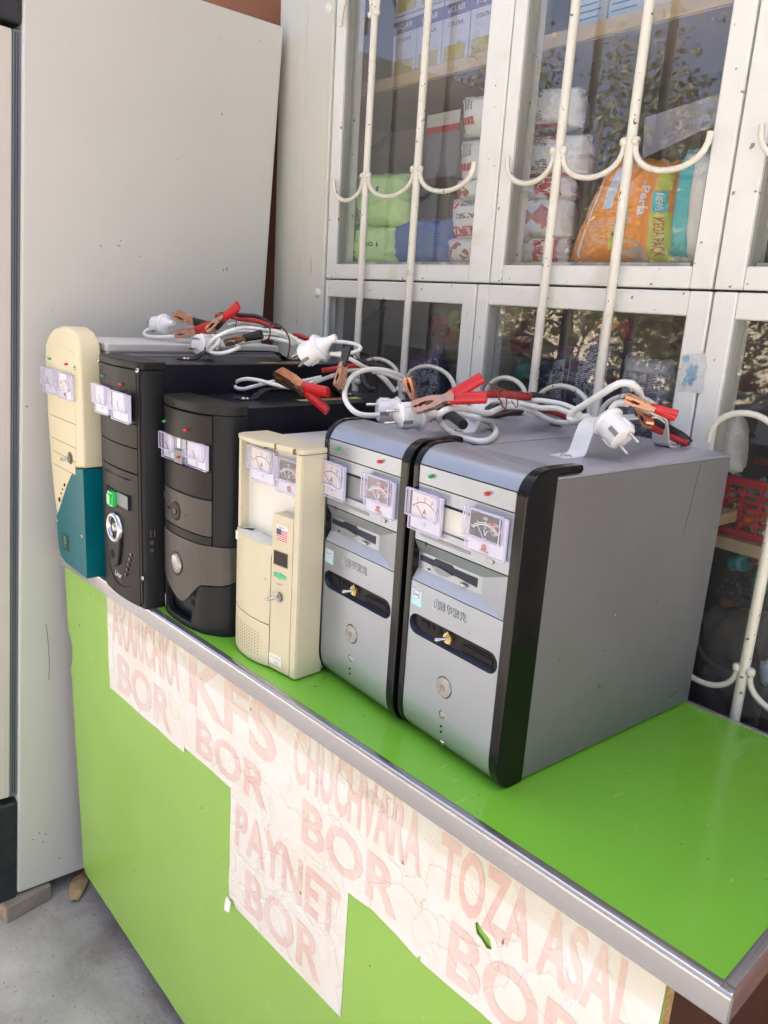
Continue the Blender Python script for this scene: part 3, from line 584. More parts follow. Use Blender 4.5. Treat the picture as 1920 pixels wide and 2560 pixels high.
# ------------------------------------------------------------------ the two silver towers
def silver(label, loc, rz, dial_v, cream, wa, ax=0.0):
    W, D, H = 0.193, 0.432, 0.393
    c = thing('charger_tower', label, 'battery charger', loc, rz, 'chargers built into old computer cases')
    MB().box(0.004, W - 0.0035, 0.046, D - 0.002, 0.006, H - 0.0015).build('case_body', 'steel_paint', c, bev=0.0015)
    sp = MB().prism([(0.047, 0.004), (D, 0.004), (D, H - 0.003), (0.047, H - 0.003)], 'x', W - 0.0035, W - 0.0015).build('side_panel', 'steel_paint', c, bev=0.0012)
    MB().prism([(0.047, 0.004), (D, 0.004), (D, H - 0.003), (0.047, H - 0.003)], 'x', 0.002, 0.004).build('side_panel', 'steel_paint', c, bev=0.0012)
    MB().prism([(0.002, H - 0.0115), (0.002, H - 0.0005), (0.0035, H + 0.0006), (W - 0.003, H + 0.0006), (W - 0.0013, H - 0.0005), (W - 0.0013, H - 0.0030), (0.0045, H - 0.0030), (0.0045, H - 0.0115)], 'y', 0.048, D + 0.001).build('top_cover', 'steel_top', c, bev=0.0010)  # top paler than the sides: sky sheen is put into its colour
    MB().box(0.01, W - 0.01, 0.06, 0.09, 0, 0.007).build('foot_rail', 'port_black', c); MB().box(0.01, W - 0.01, D - 0.06, D - 0.03, 0, 0.007).build('foot_rail', 'port_black', c)
    # side profile of the bezel: flat front, rounded over at the top, tucked in at the bottom
    def prof(o):
        p = [(0.049, 0.003 - o), (0.030, 0.0022 - o), (0.022, 0.0024 - o)]
        for k in range(1, 9):
            t = k / 8; p.append((0.019 * (1 - t) ** 2.4 - o * min(1, t * 1.6), 0.0045 - o * (1 - t) + 0.0475 * t ** 1.35))
        p += [(0.0 - o, 0.372)]
        for a in range(12, 91, 13): p.append((0.034 - (0.034 + o) * math.cos(R(a)), 0.372 + (0.030 + o) * math.sin(R(a))))
        p += [(0.060, 0.4025 + o), (0.060, 0.396), (0.049, 0.396)]
        return p
    for (x0, x1, o, nm, m, cut) in ((0.0, 0.0105, 0.0022, 'side_trim', 'gloss_black', 1), (W - 0.0165, W - 0.0005, 0.0022, 'side_trim', 'gloss_black', 1)):
        pr = prof(o); tail = [(0.092, 0.4045), (0.094, 0.398), (0.090, 0.3945)] if x0 > 0.1 else []
        i = len(pr) - 3; pr2 = pr[:i + 1] + tail + pr[i + 1:]
        MB().prism(pr2, 'x', x0, x1).build(nm, m, c, bev=0.0022, seg=3)
    X0, X1 = 0.0108, W - 0.0168
    # lower and upper plates of the silver front
    full = prof(0)
    low = [q for q in full if q[1] <= 0.0525]; low = low + [(0.006, 0.0520), (0.049, 0.0520)]
    MB().prism(low, 'x', X0, X1).build('front_foot', 'silver_plastic', c, smooth=50)
    up = [q for q in full if q[1] >= 0.372]; up = [(0.049, 0.378), (0.0003, 0.378)] + [q for q in up if q[1] > 0.3785]
    MB().prism(up, 'x', X0, X1).build('front_cap', 'silver_plastic', c, smooth=50)
    port = stadium(X0 + 0.0015, X1 - 0.002, 0.1495, 0.178); pw = circ(X0 + 0.0815 - 0.004, 0.0985, 0.0148, 24); rs = circ(X0 + 0.078, 0.0595, 0.0058, 16)
    plate('front_plate', 'silver_plastic', c, [(X0, 0.0519), (X1, 0.0519), (X1, 0.2215), (X0, 0.2215)], [port, pw, rs], 0.006)
    box('front_backing', 'port_black', c, X0 + 0.001, X1 - 0.001, 0.012, 0.016, 0.053, 0.378)
    # port slot
    ps = MB().prism(port, 'y', 0.0065, 0.011).build('port_recess', 'port_black', c)
    lip = MB(); st = port
    for i in range(len(st)):
        a, b = st[i], st[(i + 1) % len(st)]; lip.add([(a[0], 0.0001, a[1]), (b[0], 0.0001, b[1]), ((b[0] - 0.094) * 0.985 + 0.094, 0.0066, (b[1] - 0.1637) * 0.78 + 0.1650), ((a[0] - 0.094) * 0.985 + 0.094, 0.0066, (a[1] - 0.1637) * 0.78 + 0.1650)], [(0, 1, 2, 3)])
    lip.build('slot_lip', 'port_blue', ps, recalc=False)
    box('usb_socket', 'seam', ps, X0 + 0.020, X0 + 0.0335, 0.005, 0.0064, 0.162, 0.1705)
    for dx in (0.0405, 0.0545): MB().lathe([(0, 0.0042), (0.0012, 0.0042), (0.0012, 0.0028)], (X0 + dx, 0.0064, 0.166), (0, -1, 0), 14).build('audio_socket', 'seam', ps)
    for (a, b, z0, z1) in ((0.098, 0.150, 0.1585, 0.1655), (0.105, 0.146, 0.1675, 0.1690), (0.098, 0.152, 0.1550, 0.1562)): box('card_slot', 'seam', ps, X0 + a, X0 + b, 0.0052, 0.0064, z0, z1)
    toggle(c, X0 + 0.0735, 0.1645, 0.0062)
    b_ = MB().lathe([(0, 0.0140), (0.007, 0.0138), (0.0085, 0.0128), (0.0088, 0.004)], (X0 + 0.0775, 0.0065, 0.0985), (0, -1, 0), 28).build('power_button', 'pearl_button', c, smooth=40)
    MB().add([((X0 + 0.0775) + r * math.sin(R(a)), -0.0025, 0.0985 + r * math.cos(R(a))) for a in range(40, 321, 20) for r in (0.0034, 0.0042)], [(2 * i, 2 * i + 1, 2 * i + 3, 2 * i + 2) for i in range(14)]).build('power_symbol', 'ink_black', b_, recalc=False)
    box('power_symbol', 'ink_black', b_, X0 + 0.0772, X0 + 0.0779, -0.0026, -0.0022, 0.0985, 0.1035)
    MB().lathe([(0, 0.0053), (0.006, 0.0052), (0.0072, 0.0040), (0.0074, 0.001)], (X0 + 0.078, 0.0065, 0.0595), (0, -1, 0), 16).build('reset_button', 'pearl_button', c, smooth=40)
    for z in (0.0345, 0.043): MB().lathe([(0, 0.0016), (0.0012, 0.0016)], (X0 + 0.0785, 0.0003 if z > 0.04 else 0.0012, z), (0, -1, 0), 10).build('indicator_hole', 'seam', c)
    # bays
    plate('bay_cover', 'silver_plastic', c, [(X0 + 0.0004, 0.3538), (X1 - 0.0004, 0.3538), (X1 - 0.0004, 0.3765), (X0 + 0.0004, 0.3765)], [], 0.006, Matrix.Translation((0, -0.0003, 0)))
    lamp(c, X0 + 0.024, 0.366, 'lamp_green'); lamp(c, X0 + 0.122, 0.366, 'lamp_red')
    plate('drive_panel', 'silver_plastic', c, [(X0 + 0.0004, 0.2785), (X1 - 0.0004, 0.2785), (X1 - 0.0004, 0.3522), (X0 + 0.0004, 0.3522)], [[(X0 + 0.012, 0.299), (X0 + 0.128, 0.299), (X0 + 0.128, 0.336), (X0 + 0.012, 0.336)]], 0.006)
    box('drive_recess', 'beige_bright' if cream else 'silver_dark', c, X0 + 0.013, X0 + 0.127, 0.004, 0.0058, 0.2995, 0.336)
    box('drive_slit', 'seam', c, X0 + 0.03, X0 + 0.12, 0.0028, 0.0039, 0.3315, 0.3345); box('drive_slit', 'silver_dark', c, X0 + 0.03, X0 + 0.12, 0.0022, 0.0039, 0.3365, 0.3420)
    plate('tray_slot', 'silver_dark', c, stadium(X0 + 0.010, X0 + 0.102, 0.2850, 0.2895), [], 0.001, Matrix.Translation((0, -0.0008, 0)))
    MB().prism(stadium(X0 + 0.130, X0 + 0.142, 0.2848, 0.2908), 'y', -0.0025, 0.001).build('eject_button', 'pearl_button', c, bev=0.0008)
    # floppy bay: sunk centre with sloped faces that run out to the right
    ya = 0.009; a, b = X0 + 0.0006, X1 - 0.0006; i1 = X0 + 0.118
    V = dict(TL=(a, 0, 0.2770), TR=(b, 0, 0.2770), iTL=(a, ya, 0.2600), iTR=(i1, ya, 0.2600), iBL=(a, ya, 0.2370), iBR=(i1, ya, 0.2370), BL=(a, 0, 0.2228), BR=(b, 0, 0.2228))
    q = lambda *n: MB().add([V[k] for k in n], [tuple(range(len(n)))])
    q('TL', 'TR', 'iTR', 'iTL').build('upper_slope', 'silver_plastic', c); q('iTR', 'TR', 'BR', 'iBR').build('side_slope', 'silver_plastic', c); q('iBL', 'iBR', 'BR', 'BL').build('lower_slope', 'silver_light', c)  # lower slope gets the paler silver: upward-facing brightness is painted in
    # sunk face and the stepped floppy slot
    ff = q('iTL', 'iTR', 'iBR', 'iBL').build('floppy_face', 'silver_plastic', c)
    MB().prism([(X0 + 0.004, 0.2560), (X0 + 0.030, 0.2560), (X0 + 0.034, 0.2590), (X0 + 0.064, 0.2590), (X0 + 0.068, 0.2560), (X0 + 0.110, 0.2560), (X0 + 0.110, 0.2445), (X0 + 0.068, 0.2470), (X0 + 0.056, 0.2405), (X0 + 0.040, 0.2405), (X0 + 0.030, 0.2475), (X0 + 0.004, 0.2490)], 'y', ya - 0.0006, ya + 0.001).build('disk_slot', 'port_blue', ff)  # flat dark shape: the shade inside the slot is painted
    MB().prism([(X0 + 0.030, 0.2475), (X0 + 0.040, 0.2408), (X0 + 0.056, 0.2408), (X0 + 0.068, 0.2468), (X0 + 0.050, 0.2492), (X0 + 0.036, 0.2500)], 'y', ya - 0.0030, ya).build('disk_lip', 'silver_dark', ff)
    MB().prism(stadium(X0 + 0.082, X0 + 0.094, 0.2385, 0.2430), 'y', ya - 0.0045, ya).build('eject_button', 'pearl_button', c, bev=0.0008)
    box('activity_lamp', 'seam', c, X0 + 0.020, X0 + 0.0245, ya - 0.0009, ya, 0.2400, 0.2418)
    # meters
    meter(c, X0 - 0.008 + ax, 0.2925, -0.0006, 0.060, 0.0515, 'A', 'dial_white', needle=wa)
    meter(c, X0 + 0.098, 0.2935, -0.0006, 0.063, 0.0515, 'V', dial_v, needle=0.42)
    # stickers and raised lettering
    s = box('sticker', 'label_cyan', c, X0 + 0.002, X0 + 0.023, -0.0005, 0, 0.1890, 0.2105)
    MB().prism(circ(X0 + 0.0125, 0.2045, 0.0086, 20, 0.0068), 'y', -0.0008, -0.0005).build('emblem', 'label_white', s)
    ring = MB()
    for k in range(22):
        a0, a1 = R(20 + k * 15), R(20 + (k + 1) * 15)
        ring.add([(X0 + 0.0125 + r * math.cos(t), -0.0010, 0.2045 + r * 0.78 * math.sin(t)) for t, r in ((a0, 0.0066), (a1, 0.0066), (a1, 0.0073), (a0, 0.0073))], [(0, 1, 2, 3)])
    ring.build('emblem_ring', 'ink_blue', s, recalc=False)
    text('lettering', 'intel', 0.0066, 'ink_blue', s, (X0 + 0.0125, -0.0011, 0.2045), off=0.01)
    text('lettering', 'Pentium', 0.0034, 'label_white', s, (X0 + 0.0125, -0.0007, 0.1930))
    text('raised_lettering', '\u6e05\u534e\u7d2b\u5149', 0.0128, 'seam', c, (X0 + 0.0807, -0.0002, 0.2028))  # dark offset copy, painted in as the drop shadow of the characters
    tl = text('raised_lettering', '\u6e05\u534e\u7d2b\u5149', 0.0128, 'silver_light', c, (X0 + 0.080, -0.0004, 0.2035), ext=0.035)
    MB().prism([(X0 + 0.0455, 0.1965), (X0 + 0.0545, 0.1965), (X0 + 0.0545, 0.2090), (X0 + 0.0525, 0.2090), (X0 + 0.0525, 0.1985), (X0 + 0.0475, 0.1985), (X0 + 0.0475, 0.2070), (X0 + 0.0455, 0.2070)], 'y', -0.0012, 0.0005).build('raised_emblem', 'silver_light', c)
    box('raised_emblem', 'silver_light', c, X0 + 0.0488, X0 + 0.0512, -0.0012, 0.0005, 0.2005, 0.2105)
    hz = H + 0.0018
    hd = handle(c, bent(0.175, 0.385, hz, 0.045), 'bracket_white', 0.027); hd.location.x = 0.112
    for yy in (0.155, 0.405): screw(hd, 0.0, hz + 0.001, yy, 0.0045, (0, 0, 1)); screw(hd, 0.005, hz + 0.001, yy + 0.006, 0.003, (0, 0, 1))
    return c
YAW = R(-4.7); W6 = 0.193 - 0.0016
c5 = silver('silver tower with a dusty reddish voltmeter, left of the nearest tower', (1.0885, 0.0926, 0), YAW, 'dial_rose', False, 0.55, -0.004)
c6 = silver('nearest silver tower with a dark voltmeter and bare right side panel', (1.2851, 0.0808, 0), YAW, 'dial_dark', True, 0.50)
MB().tube([(W6, 0.352, 0.386), (W6, 0.346, 0.345), (W6, 0.340, 0.300), (W6, 0.338, 0.285)], 0.0005, 4).build('scratch', 'seam', c6)
MB().tube([(W6, 0.20, 0.195), (W6, 0.2012, 0.1945)], 0.0010, 4).build('scratch', 'label_white', c6)
MB().tube([(W6, 0.375, 0.025), (W6, 0.392, 0.030)], 0.0007, 4).build('scratch', 'seam', c6)
screw(c6, 0.088, 0.0165, 0.0062, 0.0048, (0, -1, -0.2))
# ------------------------------------------------------------------ beige desktop tower
W, D, H = 0.166, 0.40, 0.358
c4 = thing('charger_tower', 'beige tower with a small flag sticker and perforated lower corner', 'battery charger', (0.931, 0.042, 0), 0, 'chargers built into old computer cases')
box('case_body', 'case_white', c4, 0.006, W - 0.004, 0.055, D, 0.005, H - 0.003, bev=0.002)
pl = [(0.0, 0.055), (0.0, 0.010), (0.004, 0.000), (0.014, -0.0045), (0.035, -0.0095), (0.060, -0.0115), (0.085, -0.0095), (0.1045, -0.004)]
plf = [(-0.0 + x, y) for x, y in pl]
shell('speaker_grille', 'beige_plastic', c4, plf, lambda x, i: 0.003 + 0.006 * max(0, (0.02 - x) / 0.02), lambda x, i: 0.0795 - 0.006 * x / 0.1, 0.02)
shell('front_door', 'beige_plastic', c4, plf, lambda x, i: 0.0807 - 0.006 * x / 0.1, lambda x, i: 0.2075 - 0.035 * max(0, x - 0.01) * (1 if x < 0.09 else 1) + 0.0, 0.012)
shell('door_ledge', 'beige_bright', c4, plf, lambda x, i: 0.2077 - 0.035 * max(0, x - 0.01), lambda x, i: 0.2080 - 0.035 * max(0, x - 0.01), 0.03, 0)
# perforation
pf = MB()
for i in range(11):
    for j in range(8):
        x = 0.012 + i * 0.0072; z = 0.060 - j * 0.0054 - i * 0.00045
        yy = -0.0118 + 0.0118 * ((x - 0.060) / 0.062) ** 2 - 0.0004
        pf.add([(x + 0.00125 * math.cos(R(60 * k)), yy, z + 0.00125 * math.sin(R(60 * k))) for k in range(6)], [tuple(range(6))])
po = pf.build('perforation', 'beige_seam', c4, recalc=False); po['kind'] = 'stuff'
# column with display and toggle, right edge post, cap, recess
MB().prism([(0.1055, -0.0035), (0.1515, 0.0010), (0.1515, 0.03), (0.1055, 0.03)], 'z', 0.0035, 0.257).build('control_column', 'beige_plastic', c4, bev=0.0012)
MB().prism([(0.1527, 0.0008), (0.1635, 0.0020), (W, 0.0045), (W, 0.055), (0.1527, 0.055)], 'z', 0.0025, H - 0.004).build('side_post', 'beige_plastic', c4, bev=0.0018)
MB().prism([(0.0, 0.010), (0.004, 0.000), (0.014, -0.0045), (0.035, -0.0095), (0.060, -0.0115), (0.085, -0.0095), (0.1045, -0.004), (0.118, -0.0020), (0.1635, 0.002), (W, 0.006), (W, 0.058), (0.0, 0.058)], 'z', H - 0.0035, H + 0.0045).build('top_cap', 'beige_plastic', c4, bev=0.0022)
box('recess_panel', 'beige_bright', c4, 0.006, 0.1527, 0.020, 0.024, 0.195, H - 0.0035)
box('side_post', 'beige_plastic', c4, 0.0, 0.0065, 0.004, 0.055, 0.2078, H - 0.0035, bev=0.0015)
box('joint', 'beige_seam', c4, 0.108, 0.1092, -0.0055, 0.003, H - 0.0035, H + 0.0046); box('joint', 'beige_seam', c4, 0.1512, 0.1522, -0.004, 0.003, H - 0.0045, H + 0.004)
box('recess_floor', 'beige_bright', c4, 0.0065, 0.105, -0.004, 0.020, 0.190, 0.2045)
lamp(c4, 0.056, 0.3475, 'lamp_green', 0.019); lamp(c4, 0.138, 0.3435, 'lamp_red', 0.019)
meter(c4, 0.017, 0.2905, 0.0192, 0.066, 0.053, 'A', 'dial_white', needle=0.45); meter(c4, 0.091, 0.2865, 0.0192, 0.061, 0.052, 'V', 'dial_dark', needle=0.4)
def on_col(name, m, x0, x1, z0, z1, p=0.0006, par=None, bev=0): return MB().prism([(x0, -0.0035 + (x0 - 0.1055) * 0.098 - p), (x1, -0.0035 + (x1 - 0.1055) * 0.098 - p), (x1, 0.003), (x0, 0.003)], 'z', z0, z1).build(name, m, par or c4, bev=bev)
fs = on_col('flag_sticker', 'label_white', 0.1165, 0.141, 0.2170, 0.2420)
for k in range(6): on_col('stripe', 'flag_red', 0.1170, 0.1405, 0.2178 + k * 0.0030, 0.2193 + k * 0.0030, 0.0010, fs)
on_col('canton', 'flag_blue', 0.1170, 0.1265, 0.2270, 0.2358, 0.0013, fs); text('lettering', 'made in', 0.0052, 'ink_blue', fs, (0.1288, -0.0033, 0.2392), shear=0.3)
w_ = on_col('display_window', 'beige_seam', 0.1110, 0.1425, 0.1775, 0.2005, 0.0006); on_col('display_glass', 'display_dark', 0.1125, 0.1412, 0.1790, 0.1992, 0.0012, w_)
on_col('emblem', 'foil_green', 0.1125, 0.1395, 0.1585, 0.1650, 0.0012, bev=0.0006); MB().lathe([(0, 0.0052), (0.0005, 0.005)], (0.126, -0.0023, 0.162), (0, -1, 0), 12).build('emblem', 'foil_green', c4)
text('lettering', 'power', 0.0048, 'ink_grey', c4, (0.1262, -0.0025, 0.1485))
toggle(c4, 0.1272, 0.128, -0.0012, 'nickel', (-0.75, -1, -0.22))
ls = on_col('sticker', 'label_white', 0.1065, 0.1345, 0.0125, 0.0290, 0.0006)
for k in range(3): MB().tube([(0.109 + t * 0.0034, -0.0037 + (0.0035 + t * 0.0034) * 0.098 - 0.0002, 0.0225 + k * 0.0016 + 0.0010 * math.sin(t * 1.6)) for t in range(8)], 0.0004, 4).build('wave_mark', 'ink_blue' if k != 1 else 'flag_red', ls)
text('lettering', 'COMPUTER', 0.0036, 'ink_blue', ls, (0.1205, -0.0029, 0.0160))
for z in (0.148, 0.115): text('raised_lettering', '\u25a1', 0.005, 'beige_seam', c4, (0.096, -0.0075, z))
# ------------------------------------------------------------------ charcoal tower with an oval plate
W, D, H = 0.186, 0.42, 0.398
c3 = thing('charger_tower', 'charcoal tower with a round silver plate and scooped base', 'battery charger', (0.718, 0.022, 0), 0, 'chargers built into old computer cases')
box('case_body', 'black_steel', c3, 0.004, W - 0.004, 0.060, D, 0.005, H - 0.004, bev=0.002)
pf3 = [(0.0, 0.060), (0.0, 0.020), (0.0015, 0.012), (0.006, 0.005), (0.014, 0.0005), (0.030, -0.0035), (0.055, -0.0065), (0.085, -0.0075), (0.115, -0.0055), (0.140, -0.001), (0.152, 0.004), (0.158, 0.009)]
ps3 = [(0.158, 0.010), (0.166, 0.014), (0.175, 0.020), (0.183, 0.030), (W, 0.042), (W, 0.060)]
allp = pf3[:-1] + [(0.158, 0.0085)] + ps3[1:]
MB().prism([(x, y) for x, y in allp], 'z', H - 0.0165, H).build('top_cap', 'charcoal', c3, bev=0.003, seg=3)
MB().lathe([(0, 0.0022), (0.001, 0.0022)], (0.061, -0.0066, 0.3865), (0, -1, 0), 12).build('peep_hole', 'seam', c3)
shell('side_wing', 'charcoal_base', c3, ps3, 0.162, H - 0.0163, 0.004)
front = pf3[1:]
shell('drive_cover', 'charcoal', c3, front, 0.3325, 0.3800, 0.008, 0.002); shell('drive_cover', 'charcoal', c3, front, 0.2410, 0.2880, 0.008, 0.002)
shell('drive_cover', 'charcoal_light', c3, front, lambda x, i: 0.177 + 0.0, 0.2398, 0.008, 0.002)
shell('waist_band', 'charcoal', c3, pf3[:-1] + [(0.158, 0.0085)], 0.1622, 0.1764, 0.008, 0.001)
box('bay_recess', 'seam', c3, 0.004, 0.157, 0.010, 0.014, 0.285, 0.336)
ped = [(x, y) for x, y in allp]
def dip(x, i): # lower rim of the pale skirt: dips to a U left of the middle
    if ped[i][1] > 0.03 and x < 0.01: return 0.083
    if x <= 0.085: t = x / 0.085; return 0.083 - 0.038 * (math.sin(t * math.pi / 2) ** 1.4)
    if x <= 0.150: t = (x - 0.085) / 0.065; return 0.045 + 0.046 * (0.5 - 0.5 * math.cos(t * math.pi))
    return 0.091 + (x - 0.150) * 0.10 + max(0, ped[i][1] - 0.02) * 0.25
dense = []
for a, b in zip(ped[:-1], ped[1:]):
    for k in range(3): dense.append((a[0] + (b[0] - a[0]) * k / 3, a[1] + (b[1] - a[1]) * k / 3))
dense.append(ped[-1]); ped = dense
shell('skirt', 'charcoal_mid', c3, [(x, y - 0.0012) for x, y in ped], dip, 0.1612, 0.010, 0.0015)
# base: outer wall below the skirt, with a scoop under the U
def base_top(x, i):
    if 0.016 <= x <= 0.118 and ped[i][1] < 0.02: return None
    return dip(x, i) - 0.002
lft = [p for p in ped if p[0] <= 0.016 or (p[1] > 0.02 and p[0] < 0.02)]; rgt = [p for p in ped if p[0] >= 0.112]; midp = [p for p in ped if 0.010 <= p[0] <= 0.118 and p[1] < 0.02]
allped = ped
def mk_top(lst): return [dip(x, allped.index((x, y))) - 0.002 for x, y in lst]
shell('base', 'charcoal_base', c3, lft, 0.0, mk_top(lft), 0.012, 0.002)
rt = mk_top(rgt); rt[0] = 0.022; rt[1] = min(rt[1], 0.045)
shell('base', 'charcoal_base', c3, rgt, 0.0, rt, 0.012, 0.003)
shell('base', 'charcoal_base', c3, midp, 0.0, [0.012 + 0.050 * max(0, (0.035 - x) / 0.025) ** 1.5 for x, y in midp], 0.012, 0.002)
rec = box('scoop', 'recess_navy', c3, 0.012, 0.125, 0.012, 0.016, 0.004, 0.095)
box('usb_socket', 'seam', rec, 0.086, 0.097, 0.0108, 0.0118, 0.034, 0.044); MB().lathe([(0, 0.0034), (0.0014, 0.0034), (0.0014, 0.0018)], (0.107, 0.0118, 0.038), (0, -1, 0), 12).build('audio_socket', 'nickel', rec)
pb = MB().lathe([(0, 0.0168), (0.0018, 0.0168), (0.0020, 0.0150), (0.0004, 0.0135)], (0.068, -0.0064, 0.204), (0.02, -1, 0), 24).build('power_button', 'charcoal', c3, smooth=40)
MB().lathe([(0, 0.0165), (0.0003, 0.0162)], (0.068, -0.0065, 0.204), (0.02, -1, 0), 24).build('button_ring', 'nickel', pb); MB().lathe([(0, 0.0142), (0.0006, 0.0140)], (0.068, -0.0084, 0.204), (0.02, -1, 0), 24).build('button_face', 'grey_black_side', pb)
MB().lathe([(0, 0.0055), (0.0020, 0.0052), (0.0026, 0.003)], (0.068, -0.0088, 0.204), (0.02, -1, 0), 14).build('button_dome', 'charcoal_mid', pb, smooth=50)
for dx, r in ((-0.026, 0.0026), (-0.0335, 0.0016), (0.026, 0.0026), (0.0335, 0.0016)): MB().lathe([(0, r), (0.0008, r)], (0.068 + dx, -0.0072 + abs(dx) * 0.045, 0.204), (0, -1, 0), 10).build('indicator_hole', 'seam', c3)
ov = MB().lathe([(0, 0.0212), (0.001, 0.0212), (0.0018, 0.0185)], (0.071, -0.0080, 0.110), (0, -1, 0), 28).build('round_plate', 'charcoal_base', c3, smooth=40)
MB().lathe([(0, 0.0190), (0.0012, 0.0188), (0.0030, 0.0150), (0.0036, 0.004)], (0.071, -0.0088, 0.110), (0, -1, 0), 28).build('plate_face', 'pearl_button', ov, smooth=60)
box('sticker', 'label_white', c3, -0.0006, 0.010, 0.006, 0.007, 0.006, 0.028).rotation_euler = (0, 0, R(-20))
lamp(c3, 0.028, 0.3535, 'lamp_green', -0.003); lamp(c3, 0.104, 0.350, 'lamp_red', -0.006)
meter(c3, 0.006, 0.2885, 0.0065, 0.050, 0.0430, 'A', 'dial_pale', needle=0.45); meter(c3, 0.088, 0.2885, 0.0065, 0.066, 0.0430, 'V', 'dial_pale', needle=0.3)
gm = box('grey_module', 'grey_module', c3, 0.058, 0.0855, -0.0055, 0.010, 0.2885, 0.3110, bev=0.001); lamp(gm, 0.078, 0.300, 'lamp_red', -0.0045)
box('bay_part', 'label_white', c3, 0.060, 0.071, 0.0, 0.009, 0.3125, 0.331)
text('lettering', 'MIDI', 0.006, 'ink_grey', c3, (0.017, -0.0018, 0.222), rot=(90, 90, 0))
yl = box('yellow_label', 'yellow_label', c3, 0.118, 0.138, 0.205, 0.345, H - 0.0038, H - 0.0034); text('lettering', '+  UMICOR  -', 0.020, 'ink_red', yl, (0.128, 0.275, H - 0.0031), rot=(0, 0, -90), sx=0.9, off=0.02)
hd = handle(c3, bent(0.13, 0.33, H - 0.003, 0.016), 'grey_black_side', 0.02); hd.location.x = 0.09
for yy in (0.112, 0.348): screw(hd, 0.0, H - 0.0015, yy, 0.005, (0, 0, 1)); screw(hd, 0.006, H - 0.0015, yy + 0.004, 0.003, (0, 0, 1))
# ------------------------------------------------------------------ dark tower with a chrome ring
W, D, H = 0.182, 0.435, 0.449
c2 = thing('charger_tower', 'tall dark tower with a chrome ring and green rocker switch', 'battery charger', (0.5305, -0.006, 0), R(-2), 'chargers built into old computer cases')
box('case_body', 'black_steel', c2, 0.003, W - 0.003, 0.045, D, 0.005, H - 0.003, bev=0.002)
MB().prism([(0.0, 0.045), (0.0, 0.006), (0.004, 0.003), (0.172, 0.0035), (0.180, 0.006), (W, 0.010), (W, 0.045)], 'z', 0.0, H - 0.013).build('bezel', 'grey_black_side', c2, bev=0.002)
MB().prism([(0.0, 0.050), (0.0, 0.006), (0.012, 0.000), (0.05, -0.006), (0.085, -0.0078), (0.12, -0.006), (0.165, 0.001), (0.178, 0.004), (W, 0.008), (W, 0.050)], 'z', H - 0.0128, H + 0.001).build('top_cap', 'grey_black', c2, bev=0.003, seg=3)
p2 = [(0.005, 0.004), (0.010, 0.000), (0.03, -0.0032), (0.06, -0.0060), (0.09, -0.0070), (0.12, -0.0058), (0.15, -0.0026), (0.168, 0.0006)]
shell('drive_cover', 'grey_black', c2, p2, 0.3420, H - 0.0135, 0.006); shell('drive_cover', 'grey_black', c2, p2, 0.2990, 0.3410, 0.006); shell('drive_cover', 'grey_black', c2, p2, 0.2530, 0.2980, 0.006)
shell('lower_front', 'grey_black', c2, p2, 0.0025, 0.2515, 0.006)
MB().prism([(0.1690, 0.0010), (0.1745, 0.0020), (0.1745, 0.012), (0.1690, 0.012)], 'z', 0.010, H - 0.0135).build('edge_rib', 'grey_black', c2, bev=0.001)
def y2(x): return -0.0070 + 0.0115 * ((x - 0.087) / 0.083) ** 2
for (z0, a, b) in ((0.2375, 0.040, 0.143),): seam(c2, a, b, z0, -0.0071, 0.0010)
seam(c2, 0.142, 0.1430, 0.180, y2(0.142) - 0.0012, 0.058); seam(c2, 0.040, 0.0410, 0.180, y2(0.04) - 0.0008, 0.058)
wn = box('switch_window', 'seam', c2, 0.042, 0.142, -0.0074, 0.0, 0.1815, 0.2085); box('window_floor', 'grey_module', wn, 0.094, 0.141, -0.0080, -0.0070, 0.1830, 0.2070)
rk = box('rocker_switch', 'switch_green', c2, 0.0705, 0.0925, -0.0165, -0.0060, 0.1775, 0.2055, bev=0.0015); box('rocker_cap', 'switch_green', rk, 0.0755, 0.0885, -0.0200, -0.0160, 0.1815, 0.2015, bev=0.0012)
cr = MB().lathe([(0, 0.0300), (0.004, 0.0300), (0.0075, 0.0275), (0.0085, 0.0240), (0.0065, 0.0205), (0.001, 0.0190)], (0.084, -0.0065, 0.136), (0, -1, 0), 32).build('chrome_ring', 'chrome', c2, smooth=60)
MB().lathe([(0, 0.0195), (0.0025, 0.0195), (0.0012, 0.0125)], (0.084, -0.0068, 0.136), (0, -1, 0), 24).build('ring_bowl', 'grey_black_side', cr, smooth=60); MB().lathe([(0, 0.0095), (0.004, 0.0090), (0.0058, 0.006), (0.006, 0.001)], (0.086, -0.0080, 0.136), (0, -1, 0), 20).build('ring_button', 'nickel', cr, smooth=60)
MB().prism([(0.058, 0.118), (0.062, 0.085), (0.072, 0.065), (0.086, 0.060), (0.098, 0.066), (0.106, 0.090), (0.112, 0.122)], 'y', -0.0120, -0.0055).build('ring_stem', 'grey_black', c2, bev=0.004, seg=3)
MB().lathe([(0, 0.0088), (0.0012, 0.0085)], (0.076, -0.0118, 0.083), (0, -1, 0), 18).build('stem_hole', 'seam', c2)
for k in range(5):
    x = 0.140 - k * 0.004 - 0.0008 * k; z = 0.098 - k * 0.0108
    s_ = box('vent_slot', 'seam', c2, x - 0.0075, x + 0.0075, y2(x) - 0.0016, 0.0, z - 0.0026, z + 0.0030); box('slot_glint', 'nickel', s_, x - 0.001, x + 0.002, y2(x) - 0.0019, y2(x) - 0.0014, z - 0.0018, z + 0.0022)
